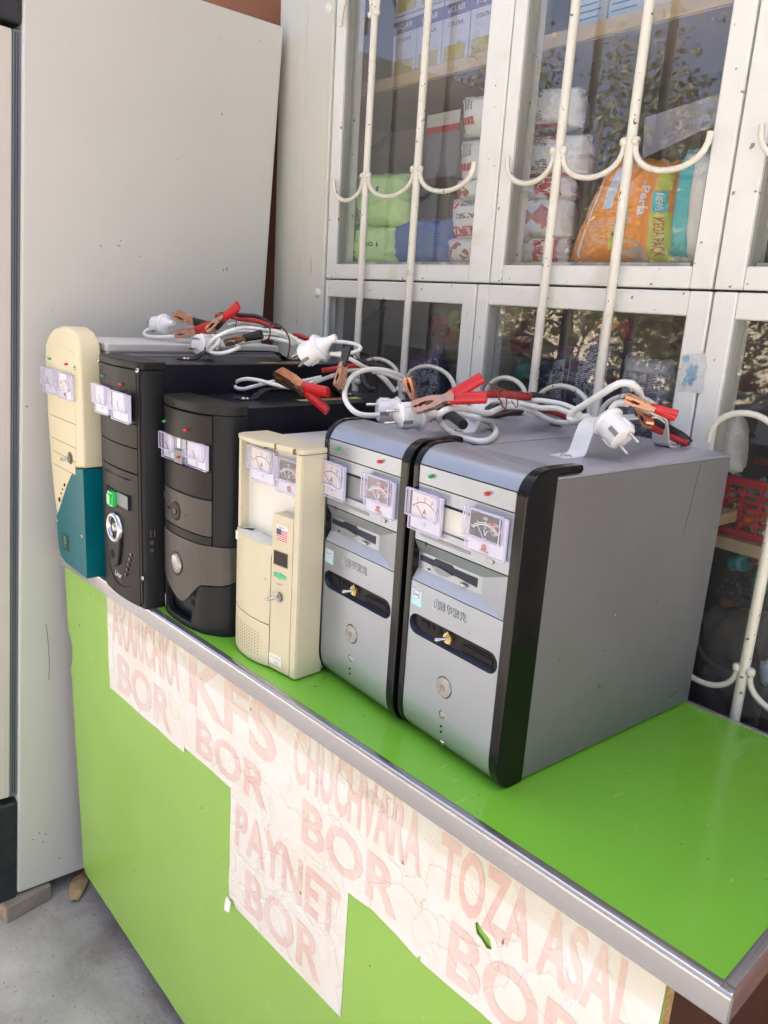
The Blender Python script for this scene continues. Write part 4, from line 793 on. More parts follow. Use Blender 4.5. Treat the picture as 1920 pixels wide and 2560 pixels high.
for k in range(7):
    x = 0.030 + k * 0.002; z = 0.106 - k * 0.0082
    MB().add([(x, y2(x) - 0.001, z), (x + 0.008, y2(x) - 0.001, z - 0.006), (x + 0.009, y2(x) - 0.001, z - 0.003), (x + 0.001, y2(x) - 0.001, z + 0.003)], [(0, 1, 2, 3)]).build('vent_slot', 'seam', c2)
arc = [(0.166 - 0.0, 0.25)] + [(0.100 + 0.066 * math.cos(R(a)), 0.085 + 0.060 * math.sin(R(a))) for a in range(0, -181, -15)] + [(0.032, 0.11)]
MB().tube([(x, y2(x) - 0.0004, z) for x, z in arc], 0.0011, 5).build('outline_groove', 'seam', c2)
text('lettering', 'Linar', 0.0165, 'ink_white', c2, (0.090, -0.0078, 0.045), shear=0.35, sx=0.9); text('lettering', 'design', 0.0065, 'ink_grey', c2, (0.100, -0.0078, 0.036), shear=0.3)
for x, z in ((0.172, 0.435), (0.004, 0.437), (0.178, 0.062)): screw(c2, x, z, 0.0015, 0.0048)
lamp(c2, 0.042, 0.412, 'lamp_green', -0.004); lamp(c2, 0.122, 0.406, 'lamp_red', -0.005)
meter(c2, 0.012, 0.3440, -0.0050, 0.062, 0.0510, 'A', 'dial_pale', needle=0.4); meter(c2, 0.094, 0.3430, -0.0075, 0.073, 0.0500, 'V', 'dial_pale', needle=0.3)
us = box('usb_socket', 'seam', c2, W - 0.0003, W + 0.0006, 0.0125, 0.0290, 0.136, 0.156); box('usb_rim', 'nickel', us, W + 0.0004, W + 0.0010, 0.0150, 0.0175, 0.139, 0.153); box('usb_rim', 'nickel', us, W + 0.0004, W + 0.0010, 0.0225, 0.0250, 0.139, 0.153)
for z in (0.129, 0.114): MB().lathe([(0, 0.0042), (0.001, 0.0042), (0.001, 0.0024)], (W - 0.0002, 0.018, z), (1, 0, 0), 14).build('audio_socket', 'nickel', c2)
yl = box('yellow_label', 'yellow_label', c2, 0.140, 0.160, 0.26, 0.40, H - 0.0028, H - 0.0024); text('lettering', '+  UMICOR  -', 0.020, 'ink_red', yl, (0.150, 0.33, H - 0.0021), rot=(0, 0, -90), sx=0.9, off=0.02)
hd = handle(c2, bent(0.15, 0.36, H - 0.002, 0.016), 'grey_black_side', 0.02); hd.location.x = 0.09
for yy in (0.132, 0.378): screw(hd, 0.0, H - 0.0005, yy, 0.005, (0, 0, 1)); screw(hd, 0.006, H - 0.0005, yy + 0.004, 0.003, (0, 0, 1))
# ------------------------------------------------------------------ cream and teal tower
W, D, H = 0.180, 0.44, 0.466
c1 = thing('charger_tower', 'cream tower with an arched top and teal lower corner', 'battery charger', (0.309, -0.017, 0), R(-2), 'chargers built into old computer cases')
box('case_body', 'case_white', c1, 0.004, W + 0.010, 0.053, D, 0.004, H - 0.004, bev=0.002)
MB().prism([(0.002, H - 0.016), (0.002, H), (W + 0.012, H), (W + 0.012, H - 0.016)], 'y', 0.050, D + 0.001).build('top_cover', 'case_white', c1, bev=0.003)
box('joint', 'ink_grey', c1, W + 0.0105, W + 0.0125, 0.056, D, H - 0.0185, H - 0.0163)
W = 0.188
arch = [(W, 0.436), (W - 0.002, 0.455), (W - 0.010, 0.471), (W - 0.030, 0.485), (W - 0.060, 0.4915), (0.095, 0.4905), (0.055, 0.483), (0.025, 0.469), (0.007, 0.450), (0.0, 0.425)]
curve = [(0.026, 0.092), (0.045, 0.112), (0.070, 0.143), (0.098, 0.176), (0.125, 0.203), (0.150, 0.220), (0.176, 0.2245), (W, 0.2255)]
cream = arch + [(-0.001, 0.30), (0.004, 0.21), (0.014, 0.14)] + curve
MB().prism(cream, 'y', -0.002, 0.042).build('bezel', 'cream_plastic', c1, bev=0.007, seg=4)
teal = [(0.0262, 0.0905), (0.030, 0.040), (0.034, 0.018), (0.046, 0.006), (0.07, 0.0), (W, 0.0)] + [(x + 0.0004, z - 0.0014) for x, z in curve[::-1]]
MB().prism(teal, 'y', -0.0025, 0.041).build('lower_corner', 'teal_plastic', c1, bev=0.004, seg=3)
MB().box(0.014, W + 0.004, 0.0425, 0.052, 0.0, 0.43).build('case_edge', 'steel_top', c1)
pn = [(0.021, 0.447), (0.060, 0.4535), (0.110, 0.4530), (0.160, 0.4455), (0.162, 0.30), (0.155, 0.222), (0.125, 0.1985), (0.105, 0.195), (0.030, 0.215), (0.018, 0.30)]
for (z0, z1, xl, xr) in ((0.3555, 0.4455, 0.022, 0.161), (0.3085, 0.3545, 0.020, 0.161), (0.2615, 0.3075, 0.020, 0.158), (0.2335, 0.2605, 0.022, 0.155), (0.2060, 0.2325, 0.026, 0.148)):
    q = [(xl, z0), (xr, z0), (xr, z1), (xl, z1)]
    if z1 > 0.44: q = [(xl, z0), (xr, z0), (xr, 0.4450), (0.12, 0.4525), (0.07, 0.4530), (xl, 0.4470)]
    MB().prism(q, 'y', -0.0032, 0.0).build('drive_cover', 'cream_plastic', c1, bev=0.0008)
    seam(c1, xl, xr, z0 - 0.0011, -0.0028, 0.0010, m='beige_seam')
    box('joint', 'beige_seam', c1, xl - 0.0012, xl - 0.0002, -0.0026, 0.0, z0, z1 - 0.002)
lamp(c1, 0.040, 0.423, 'lamp_green', -0.003); lamp(c1, 0.131, 0.421, 'lamp_red', -0.003)
for x, z in ((0.005, 0.421), (0.168, 0.418), (0.028, 0.082)): screw(c1, x, z, -0.002, 0.0048)
screw(c1, 0.168, 0.084, -0.0015, 0.0055)
meter(c1, 0.010, 0.3535, -0.0035, 0.064, 0.0500, 'A', 'dial_pale', needle=0.4); meter(c1, 0.090, 0.3530, -0.0035, 0.072, 0.0490, 'V', 'dial_white', needle=0.3)
MB().lathe([(0, 0.0125), (0.0006, 0.0125)], (0.126, -0.0036, 0.236), (0, -1, 0), 20).build('switch_hole', 'beige_seam', c1); toggle(c1, 0.126, 0.234, -0.003, 'nickel', (-0.9, -1, -0.1))
for x, z, r in ((0.050, 0.133, 0.0050), (0.062, 0.149, 0.0022), (0.072, 0.160, 0.0018), (0.084, 0.172, 0.0034)): MB().lathe([(0, r), (0.0012, r)], (x, -0.0022, z), (0, -1, 0), 12).build('indicator_hole', 'seam', c1)
bd = box('badge', 'foil_dark', c1, 0.056, 0.094, -0.0032, -0.0024, 0.030, 0.064); text('lettering', 'B', 0.026, 'foil_green', bd, (0.075, -0.0036, 0.050), off=0.02); text('lettering', 'BIOS', 0.008, 'foil_green', bd, (0.075, -0.0036, 0.0365))
# ---- faded paper notices under clear tape on the front panel
def paper_mat(name, letters=False):
    m, nt, b = new_mat(name); oc = nt.nodes.new('ShaderNodeNewGeometry').outputs['Position']
    n1 = noise_t(nt, oc, 6, 6, 0.65); n2 = noise_t(nt, mapping(nt, oc, loc=(3, 1, 2)), 11, 5, 0.6)
    if letters: c = mixc(nt, ramp(nt, n1, ((0.36, 0.0), (0.62, 1.0))), (0.76, 0.52, 0.46), (0.81, 0.69, 0.635))
    else:
        c = mixc(nt, ramp(nt, n1, ((0.35, 0.0), (0.6, 1.0))), (0.80, 0.76, 0.655), (0.84, 0.83, 0.80))
        c = mixc(nt, ramp(nt, n2, ((0.56, 0.0), (0.72, 0.55))), c, (0.82, 0.75, 0.70))
    # brown creases
    di = nt.nodes.new('ShaderNodeVectorMath'); di.operation = 'ADD'; nn = nd(nt, 'ShaderNodeTexNoise', Scale=9.0, Detail=6.0); nt.links.new(oc, nn.inputs['Vector'])
    sc = nt.nodes.new('ShaderNodeVectorMath'); sc.operation = 'SCALE'; sc.inputs['Scale'].default_value = 0.16; nt.links.new(nn.outputs['Color'], sc.inputs[0]); nt.links.new(oc, di.inputs[0]); nt.links.new(sc.outputs[0], di.inputs[1])
    vo = nd(nt, 'ShaderNodeTexVoronoi', Scale=9.0, _feature='DISTANCE_TO_EDGE'); nt.links.new(di.outputs[0], vo.inputs['Vector'])
    cr = ramp(nt, vo.outputs['Distance'], ((0.0, 1.0), (0.0065, 0.0))); n3 = ramp(nt, noise_t(nt, oc, 4, 3), ((0.50, 0.0), (0.60, 0.55)))
    mu = nd(nt, 'ShaderNodeMath', _operation='MULTIPLY'); nt.links.new(cr, mu.inputs[0]); nt.links.new(n3, mu.inputs[1])
    c = mixc(nt, mu.outputs[0], c, (0.42, 0.27, 0.17))
    f4 = ramp(nt, noise_t(nt, oc, 95, 2, 0.5), ((0.76, 0.0), (0.775, 1.0))); c = mixc(nt, f4, c, (0.12, 0.08, 0.06))
    nt.links.new(c, b.inputs['Base Color']); b.inputs['Roughness'].default_value = 0.42; b.inputs['Coat Weight'].default_value = 0.25; b.inputs['Coat Roughness'].default_value = 0.2
    h = nd(nt, 'ShaderNodeMath', _operation='ADD'); nt.links.new(noise_t(nt, oc, 7, 5, 0.6, 1.0), h.inputs[0]); nt.links.new(ramp(nt, vo.outputs['Distance'], ((0.0, 0.0), (0.05, 0.12))), h.inputs[1])
    set_bump(nt, b, h.outputs[0], 0.9, 0.007)
paper_mat('notice_paper'); paper_mat('notice_ink', True)
mat('ink_outline', (0.76, 0.60, 0.51), 0.5, var=0.12, vscale=12)
clear_mat_done = True
def tape_mat():
    m = bpy.data.materials.new('clear_tape'); m.use_nodes = True; MATS['clear_tape'] = m; nt = m.node_tree; nt.nodes.clear()
    o = nt.nodes.new('ShaderNodeOutputMaterial'); tr = nt.nodes.new('ShaderNodeBsdfTransparent'); tr.inputs[0].default_value = (0.97, 0.96, 0.92, 1)
    gl = nt.nodes.new('ShaderNodeBsdfGlossy'); gl.inputs['Roughness'].default_value = 0.18; fr = schlick(nt, 0.05); mx = nt.nodes.new('ShaderNodeMixShader')
    oc = coords(nt); bp = nd(nt, 'ShaderNodeBump', Strength=0.35, Distance=0.003); nt.links.new(noise_t(nt, mapping(nt, oc, (5, 5, 26), (0, R(25), 0)), 3, 4, 0.6, 0.8), bp.inputs['Height']); nt.links.new(bp.outputs[0], gl.inputs['Normal']); pass
    nt.links.new(fr, mx.inputs[0]); nt.links.new(tr.outputs[0], mx.inputs[1]); nt.links.new(gl.outputs[0], mx.inputs[2]); nt.links.new(mx.outputs[0], o.inputs[0])
tape_mat()
def ragged(x0, x1, z0, z1, amp=(0.002, 0.002, 0.002, 0.002), step=0.014, cut=None):
    """outline with uneven edges: bottom, right, top, left"""
    o = []
    def edge(a, b, am, nrm):
        n = max(2, int((Vector(b) - Vector(a)).length / step))
        for k in range(n):
            t = k / n; p = Vector(a).lerp(Vector(b), t); o.append(tuple(p + Vector(nrm) * random.uniform(-am, am)))
    edge((x0, z0), (x1, z0), amp[0], (0, 1)); edge((x1, z0), (x1, z1), amp[1], (1, 0)); edge((x1, z1), (x0, z1), amp[2], (0, 1)); edge((x0, z1), (x0, z0), amp[3], (1, 0))
    return o
def pz(px, py): q = at_y(px, py, PY - 0.001); return (q.x, q.z)
def notice(label, outline, lines, layer, holes=()):
    xs = [p[0] for p in outline]; zs = [p[1] for p in outline]; x0, z0 = min(xs), min(zs)
    yy = PY - 0.0016 - layer * 0.0010
    t = thing('paper_notice', label, 'paper notice', (x0, yy, z0), 0, 'faded notices on the counter front')
    plate('sheet', 'notice_paper', t, [(a - x0, b - z0) for a, b in outline], [[(a - x0, b - z0) for a, b in h] for h in holes], 0.0007)
    for body, (xa, xb), (za, zb_) in lines:           # fit the words into a box
        for nm, m, off, dy in (('lettering', 'ink_outline', 0.0265, -0.00025), ('lettering', 'notice_ink', 0.023, -0.0005)):
            o = text(nm, body, 1.0, m, t, (0, 0, 0), off=off)
            vx = [v.co.x for v in o.data.vertices]; vy = [v.co.y for v in o.data.vertices]
            sx, sy = (xb - xa) / (max(vx) - min(vx)), (zb_ - za) / (max(vy) - min(vy))
            if nm: o.scale = (sx, sy, 1); o.location = (xa - x0 - min(vx) * sx, dy, za - z0 - min(vy) * sy)
    return t, x0, yy, z0
def L2(a, b): return (a[0], b[0])
# sheets of A4 laid side by side, each a little over the next
zt = -0.0305; zbm = -0.250
xA, xB, xC, xD, xE = 0.498, 0.814, 1.123, 1.431, 1.737
def wob(x0, x1, z, n, amp): return [(x0 + (x1 - x0) * k / n, z + random.uniform(-amp, amp)) for k in range(n + 1)]
def wobv(x, z0, z1, n, amp): return [(x + random.uniform(-amp, amp), z0 + (z1 - z0) * k / n) for k in range(1, n)]
row1, row2 = (-0.136, -0.043), (-0.240, -0.156)
notice('pink-lettered notice, leftmost in the upper row, torn along its right side', wob(xA + 0.003, xB, zbm - 0.002, 6, 0.0015) + [(xB - 0.002, -0.20), (xB - 0.011, -0.165), (xB - 0.009, -0.14), (xB - 0.014, -0.125), (xB - 0.004, -0.112), (xB - 0.005, -0.095), (xB - 0.010, -0.075), (xB - 0.002, -0.055), (xB, zt), (xA, zt)] + wobv(xA + 0.001, zt, zbm, 6, 0.0016),
       [('AKARiCHKA', (xA + 0.022, xB - 0.016), row1), ('BOR', (xA + 0.044, xB - 0.048), row2)], 1.5)
notice('pink-lettered notice with three large letters, second in the upper row', wob(xB - 0.014, xC - 0.003, zbm + 0.008, 6, 0.002) + wobv(xC - 0.002, zbm, zt, 6, 0.0012) + [(xC - 0.002, zt), (xB - 0.010, zt), (xB - 0.012, -0.09), (xB - 0.006, -0.11), (xB - 0.015, -0.13)],
       [('KFS', (xB + 0.018, xC - 0.024), (-0.140, -0.038)), ('BOR', (xB + 0.042, xC - 0.046), (-0.230, -0.160))], 1)
notice('pink-lettered notice with the long word, third in the upper row', wob(xC - 0.006, xD - 0.14, zbm + 0.004, 4, 0.002) + [(xD - 0.10, zbm + 0.010), (xD - 0.05, zbm + 0.004), (xD - 0.012, zbm - 0.004), (xD - 0.003, zbm + 0.006)] + wobv(xD - 0.002, zbm + 0.02, zt, 6, 0.001) + [(xD - 0.001, zt), (xC - 0.006, zt)] + wobv(xC - 0.006, zt, zbm, 6, 0.0014),
       [('CHUCHVARA', (xC + 0.020, xD - 0.018), (-0.134, -0.041)), ('BOR', (xC + 0.046, xD - 0.052), (-0.226, -0.150))], 2)
hole = [pz(*q) for q in ((1192, 2305), (1198, 2300), (1214, 2325), (1230, 2345), (1234, 2370), (1222, 2368), (1206, 2342), (1196, 2330))]
notice('pink-lettered notice at the right end with a torn hole', wob(xD - 0.004, xE, zbm - 0.002, 6, 0.002) + wobv(xE, zbm, zt, 5, 0.001) + [(xE, zt), (xD - 0.004, zt)] + wobv(xD - 0.003, zt, zbm, 5, 0.001),
       [('TOZA ASAL', (xD + 0.014, xE - 0.024), (-0.136, -0.045)), ('BOR', (xD + 0.040, xE - 0.060), (-0.242, -0.155))], 3, [hole])
xP0, xP1, ztp, zP0 = 0.968, 1.2785, -0.238, -0.474
notice('pink-lettered notice hanging below the upper row', [(xP0 + 0.001, zP0 + 0.006), (xP0 + 0.012, zP0 + 0.010), (xP0 + 0.022, zP0)] + wob(xP0 + 0.06, xP1 - 0.001, zP0 + 0.001, 4, 0.0015) + wobv(xP1, zP0, ztp, 6, 0.0008) + [(xP1, ztp), (xP0, ztp)] + wobv(xP0, ztp, zP0 + 0.01, 7, 0.0022),
       [('PAYNET', (xP0 + 0.018, xP1 - 0.017), (-0.345, -0.262)), ('BOR', (xP0 + 0.050, xP1 - 0.050), (-0.456, -0.372))], 0)
# curled scrap at its torn corner and strips of clear tape
cp = thing('paper_scrap', 'curled torn corner hanging off the lowest notice', 'paper scrap', (xP0, PY - 0.006, zP0), 0)
MB().add([(0.0, 0, 0.012), (0.016, -0.002, 0.010), (0.022, -0.009, -0.002), (0.006, -0.008, -0.008), (0.001, -0.004, 0.0), (0.0, -0.0012, 0.012), (0.016, -0.0032, 0.010), (0.022, -0.0102, -0.002), (0.006, -0.0092, -0.008), (0.001, -0.0052, 0.0)], [(0, 1, 2, 3, 4), (9, 8, 7, 6, 5), (0, 5, 6, 1), (1, 6, 7, 2), (2, 7, 8, 3), (3, 8, 9, 4), (4, 9, 5, 0)]).build('curl', 'notice_paper', cp)
def tape(label, x0, x1, z0, z1, slope=0.0, y=0.0076):
    t = thing('clear_tape', label, 'tape', (x0, PY - y, z0), 0, 'strips of clear tape')
    L = x1 - x0; N = 24; vs = []
    for k in range(N + 1):
        x = L * k / N; w = 0.0012 * math.sin(k * 1.7) ; vs += [(x, w * 0.4, slope * x), (x, w * 0.4 - 0.0004, (z1 - z0) + slope * x)]
    MB().add(vs, [(2 * k, 2 * k + 2, 2 * k + 3, 2 * k + 1) for k in range(N)]).build('film', 'clear_tape', t, smooth=60, recalc=False)
tape('long clear tape along the top of the upper notices', xA - 0.01, xE + 0.01, zt - 0.046, zt - 0.004)
# ================================================================== CABLES, PLUGS AND CLAMPS ON TOP OF THE TOWERS
mat('cord_white', (0.80, 0.80, 0.74), 0.42, var=0.04, vscale=30, specks=(120, 0.76, (0.40, 0.36, 0.28)))
mat('plug_white', (0.82, 0.81, 0.80), 0.35, var=0.02, vscale=20, rvar=0.05)
mat('pin_metal', (0.62, 0.60, 0.58), 0.22, metal=1.0, var=0.05)
mat('clamp_red', (0.52, 0.012, 0.018), 0.38, var=0.08, vscale=30, coat=0.1)
mat('clamp_black', (0.014, 0.014, 0.016), 0.45, var=0.15, vscale=30)
mat('lead_red', (0.40, 0.018, 0.018), 0.45, var=0.15, vscale=60, bump=0.3, bscale=90)
mat('wire_brown', (0.20, 0.07, 0.035), 0.35, metal=0.5)
mat('wire_dark', (0.06, 0.015, 0.012), 0.4)
Z1 = lambda px, py: (340 + px / 4.147, 740 + py / 4.147)
Z2 = lambda px, py: (660 + px / 4.147, 820 + py / 4.147)
Z3 = lambda px, py: (840 + px / 4.147, 900 + py / 4.147)
Z4 = lambda px, py: (1080 + px / 4.147, 900 + py / 4.147)
Z5 = lambda px, py: (1340 + px / 3.95, 920 + py / 3.95)
ZE = lambda px, py: (380 + px / 3.77, 940 + py / 3.77)
def P3(z, px, py, y): return at_y(*z(px, py), y)
def PZ(z, px, py, h): return at_z(*z(px, py), h)
def path(z, pts, y): return [P3(z, p[0], p[1], p[2] if len(p) > 2 else y) for p in pts]
def cord_part(par, pts, r=0.0036, m='cord_white', name='cord', n=5, inv=None):
    mw = par.matrix_world.inverted()
    return MB().tube([mw @ p for p in smooth_path(pts, n)], r, 10).build(name, m, par, smooth=60)
def plug(name, label, pos, d, roll=0.0, s=1.0, cone=True, group='mains plugs with white cords', disc=False):
    """round two-pin plug; pos = centre of its pin face, d = direction the pins point"""
    d = Vector(d).normalized(); z = d; x = Vector((0, 0, 1)).cross(z)
    x = x.normalized() if x.length > 1e-3 else Vector((1, 0, 0)); y = z.cross(x)
    m3 = Matrix((x, y, z)).transposed() @ Matrix.Rotation(roll, 3, 'Z')
    t = thing(name, label, 'power plug', group=group, mtx=Matrix.Translation(pos) @ m3.to_4x4())
    rr = 0.0185 * s
    body = [(0, rr * 0.82), (-0.002, rr * 0.97), (-0.0295 * s, rr), (-0.030 * s, rr * 0.99)]
    MB().lathe([(a, r) for a, r in body], (0, 0, 0), (0, 0, 1), 28).build('plug_body', 'plug_white', t, smooth=40)
    MB().lathe([(-0.0300 * s, rr * 1.0), (-0.0310 * s, rr * 1.16), (-0.0337 * s, rr * 1.18), (-0.0350 * s, rr * 1.06), (-0.0375 * s, rr * 1.02), (-0.0385 * s, rr * 0.9)], (0, 0, 0), (0, 0, 1), 28).build('collar', 'plug_white', t, smooth=50)
    if cone: MB().lathe([(-0.0375 * s, rr * 0.9), (-0.043 * s, rr * 0.62), (-0.053 * s, rr * 0.38), (-0.067 * s, 0.0050)], (0, 0, 0), (0, 0, 1), 20).build('cord_sleeve', 'plug_white', t, smooth=60)
    for sx in (-1, 1):
        MB().lathe([(-0.001, 0.0024), (0.0165 * s, 0.0024), (0.0185 * s, 0.0018), (0.0190 * s, 0.0006)], (sx * 0.0095 * s, 0, 0), (0, 0, 1), 12).build('pin', 'pin_metal', t, smooth=50)
        box('side_notch', 'grey_module', t, -0.003, 0.003, sx * rr * 0.93 - 0.0012, sx * rr * 0.93 + 0.0016, -0.016 * s, -0.0015)
        box('grip_rib', 'plug_white', t, sx * rr * 0.985 - 0.001, sx * rr * 0.985 + 0.001, -0.006, 0.006, -0.019 * s, -0.004, bev=0.0006)
    return t
def clamp(name, label, nose, d, up, colour, L=0.105, opening=13, group='crocodile clamps', sleeve_full=True):
    """crocodile clamp: two crossed copper jaws with sleeved grips; nose = tip of the jaws, d = from nose to grips"""
    d = Vector(d).normalized(); up = Vector(up); y = (up - d * up.dot(d)).normalized(); x = y.cross(d)
    t = thing(name, label, 'clamp', group=group, mtx=Matrix.Translation(nose) @ Matrix((d, y, x)).transposed().to_4x4())
    sl = {'red': 'clamp_red', 'black': 'clamp_black'}[colour]; k = L / 0.105
    an = R(opening)
    for s, w in ((1, 0.0085), (-1, 0.0078)):
        # one straight half: boxy copper channel whose nose meets the other, crossing at the rivet into a sleeved grip
        rot_ = Matrix.Translation((0.046 * k, 0, 0)) @ Matrix.Rotation(-s * an, 4, 'Z') @ Matrix.Translation((-0.046 * k, 0, 0))
        bow = 0.046 * math.tan(an)
        prof = [(0.001, 0.0006 + 0.0), (0.0, 0.0035), (0.002, 0.0068), (0.008, 0.0082), (0.030, 0.0080), (0.062, 0.0050), (0.062, -0.0040), (0.040, -0.0035), (0.030, 0.0020), (0.021, 0.0035), (0.014, 0.0030), (0.010, 0.0008), (0.006, 0.0022), (0.004, 0.0004)]
        def q(a, b):
            f = max(0.0, 1 - a / 0.046); return (a * k, s * (b - bow * f * (1.0 if b < 0.004 else 0.85)) * k)
        pr = [q(a, b) for a, b in prof]
        for z0, z1 in ((-w * k, -w * k + 0.0014), (w * k - 0.0014, w * k)): MB().prism(pr, 'z', z0, z1).xf(rot_).build('jaw', 'copper', t)
        back = [(0.0005, 0.0010), (0.0, 0.0037), (0.002, 0.0071), (0.008, 0.0085), (0.030, 0.0083), (0.058, 0.0056)]
        MB().add([(*q(a, b), zz) for a, b in back for zz in (-w * k, w * k)], [(2 * i, 2 * i + 1, 2 * i + 3, 2 * i + 2) for i in range(len(back) - 1)]).xf(rot_).build('jaw_back', 'copper', t, smooth=30)
        n = 15; pts = []; rad = []
        for i in range(n):
            pts.append(rot_ @ Vector((0.054 * k + 0.052 * k * i / (n - 1), s * (0.0012 - 0.0012 * i / n) * k, 0))); base = 0.0092 - 0.0010 * i / (n - 1); rad.append((base + (0.0005 if i % 2 else 0)) * k if 0 < i < n - 1 else 0.0080 * k)
        MB().tube(pts, rad, 12, flat=0.62).build('grip', sl, t, smooth=70)
    MB().tube([(0.046 * k, 0, -0.0098 * k), (0.046 * k, 0, 0.0098 * k)], 0.0026 * k, 10).build('rivet', 'nickel', t, smooth=40)
    MB().tube([(0.050 * k + 0.0022 * math.cos(i * 0.9), 0.0022 * math.sin(i * 0.9) * 1.3, (-0.006 + i * 0.0006) * k) for i in range(21)], 0.0006, 5).build('spring', 'nickel', t)
    text('plus_mark', '+', 0.014 * k, 'ink_red', t, (0.014 * k, 0.006 * k, 0.0074 * k), rot=(0, 0, 0)) if colour == 'red' else None
    return t
CG = 'white mains cords'
def cord(label, pts, r=0.0036, n=5, m='cord_white', name='mains_cord', cat='cord', group=CG):
    t = thing(name, label, cat, tuple(pts[0]), 0, group); bpy.context.view_layer.update()
    cord_part(t, pts, r, m, 'sheath', n); return t
# ---- bundle on the cream and dark towers
y = 0.30
p_ = plug('power_plug', 'white plug lying at the far left end of the row', P3(Z1, 200, 300, 0.20), (-0.80, -0.12, -0.10), R(40), 0.98, cone=True)
cord('white cord looping under the far left plug', path(Z1, [(190, 330, .20), (120, 350, .19), (85, 385, .18), (120, 415, .175), (250, 425, .18), (400, 418, .20), (560, 425, .23)], y))
clamp('battery_clamp', 'black grip clamp on top of the far left bundle', P3(Z1, 410, 190, 0.215), (0.86, 0.22, -0.18), (0.1, -0.3, 1), 'black', 0.105, 4)
clamp('battery_clamp', 'red grip clamp under the black one, far left bundle', P3(Z1, 420, 395, 0.20), (0.80, 0.25, 0.16), (-0.1, -0.25, 1), 'red', 0.10, 8)
clamp('battery_clamp', 'red grip clamp sloping upward above the front-facing plug', P3(Z1, 752, 362, 0.19), (0.72, 0.18, 0.50), (-0.4, 0.1, 1), 'red', 0.092, 4)
plug('power_plug', 'white plug showing its pin face on the dark tower', P3(Z1, 638, 497, 0.16), (0.24, -0.93, 0.10), R(70), 1.05)
clamp('battery_clamp', 'black grip clamp half hidden between the white cords', P3(Z1, 932, 480, 0.20), (0.82, 0.30, 0.22), (0, -0.3, 1), 'black', 0.085, 3)
cord('white cord arching over the dark tower in a wide loop', path(Z1, [(800, 410, .19), (860, 440, .18), (840, 500, .17), (760, 560, .16), (745, 540, .155), (790, 460, .155), (900, 390, .17), (1050, 340, .20), (1180, 332, .23), (1330, 350, .25), (1480, 375, .27), (1620, 430, .29), (1659, 440, .30)], y))
cord('white cord running low behind the dark bracket', path(Z1, [(745, 565, .16), (800, 590, .16), (900, 592, .165), (1010, 560, .18), (1070, 528, .20), (1000, 500, .22), (1150, 480, .24), (1320, 440, .26), (1480, 450, .27), (1659, 500, .28)], y))
cord('white cord crossing behind the sloping red clamp', path(Z1, [(820, 430, .24), (1000, 380, .26), (1180, 365, .27), (1320, 400, .27), (1440, 400, .28), (1659, 450, .31)], y))
cord('short grey lead behind the sloping red clamp', path(Z1, [(960, 300, .28), (1100, 280, .29), (1300, 300, .30), (1420, 330, .31)], y), 0.0034)
LG = 'red and black clamp leads'
def lead(label, pts, m, r=0.0038): return cord(label, pts, r, 5, m, 'clamp_lead', 'cable', LG)
lead('black lead over the far left bundle', path(Z1, [(860, 190, .25), (1000, 185, .27), (1130, 200, .285), (1250, 212, .30), (1350, 260, .31), (1440, 320, .32), (1500, 345, .33)], y), 'clamp_black', 0.0042)
lead('red lead over the far left bundle', path(Z1, [(820, 205, .24), (950, 205, .26), (1080, 240, .28), (1220, 250, .29), (1330, 285, .30), (1430, 330, .31)], y), 'lead_red', 0.0046)
lead('thin brown wire hanging from the bundle onto the dark tower', path(Z1, [(1390, 295, .28), (1460, 290, .27), (1530, 340, .26), (1585, 430, .25), (1590, 540, .24), (1568, 650, .235)], y), 'wire_dark', 0.0016)
def tie(label, pts, m='wire_brown', r=0.0010, closed=False):
    t = thing('wire_tie', label, 'wire tie', tuple(pts[0]), 0, 'twisted wire ties'); bpy.context.view_layer.update()
    mw = t.matrix_world.inverted(); MB().tube([mw @ p for p in smooth_path(pts, 5, closed)], r, 6, closed=closed).build('wire', m, t, smooth=60)
tie('dark wire tie round the cords on the dark tower', path(Z1, [(1330, 310, .245), (1380, 320, .24), (1390, 380, .235), (1370, 450, .235), (1325, 475, .24), (1360, 440, .28), (1380, 360, .29)], y), 'wire_dark', 0.0016, True)
tie('thin wire curl above the black clamp, far left bundle', path(Z1, [(870, 215, .22), (880, 180, .22), (930, 165, .22), (975, 180, .22), (960, 230, .22), (900, 245, .22), (870, 215, .22), (1000, 190, .24), (1040, 260, .24), (1030, 330, .24)], y))
# ---- bundle on the charcoal tower
plug('power_plug', 'white plug tipped over with pins pointing down to the left', P3(Z2, 410, 300, 0.20), (-0.72, -0.30, -0.50), R(60), 1.06)
cord('white cord looping out behind the tipped plug', path(Z2, [(0, 25, .30), (120, 30, .29), (250, 70, .28), (350, 130, .26), (420, 155, .25), (560, 130, .27), (700, 140, .29), (850, 150, .31), (960, 175, .32), (1000, 212, .32), (950, 248, .31), (850, 265, .30), (760, 268, .285)], y))
cord('white cord from the tipped plug into the wire tie', path(Z2, [(690, 268, .225), (760, 275, .23), (880, 315, .25), (980, 370, .27), (1050, 410, .29), (1150, 440, .31), (1290, 480, .33), (1400, 520, .35)], y))
cord('second white cord under the tipped plug', path(Z2, [(0, 60, .30), (150, 80, .29), (300, 130, .28), (420, 190, .27), (520, 190, .27)], y))
lead('red lead behind the tipped plug', path(Z2, [(310, 75, .31), (380, 85, .31), (460, 115, .31), (540, 125, .31)], y), 'lead_red', 0.0046)
clamp('battery_clamp', 'open red clamp lying on the charcoal tower', P3(Z2, 135, 470, 0.16), (0.86, 0.20, -0.28), (0.15, -0.35, 1), 'red', 0.118, 16)
clamp('battery_clamp', 'black grip clamp with its nose towards the viewer', P3(Z2, 770, 610, 0.17), (-0.46, 0.55, 0.62), (0.9, 0.2, 0.4), 'black', 0.085, 4)
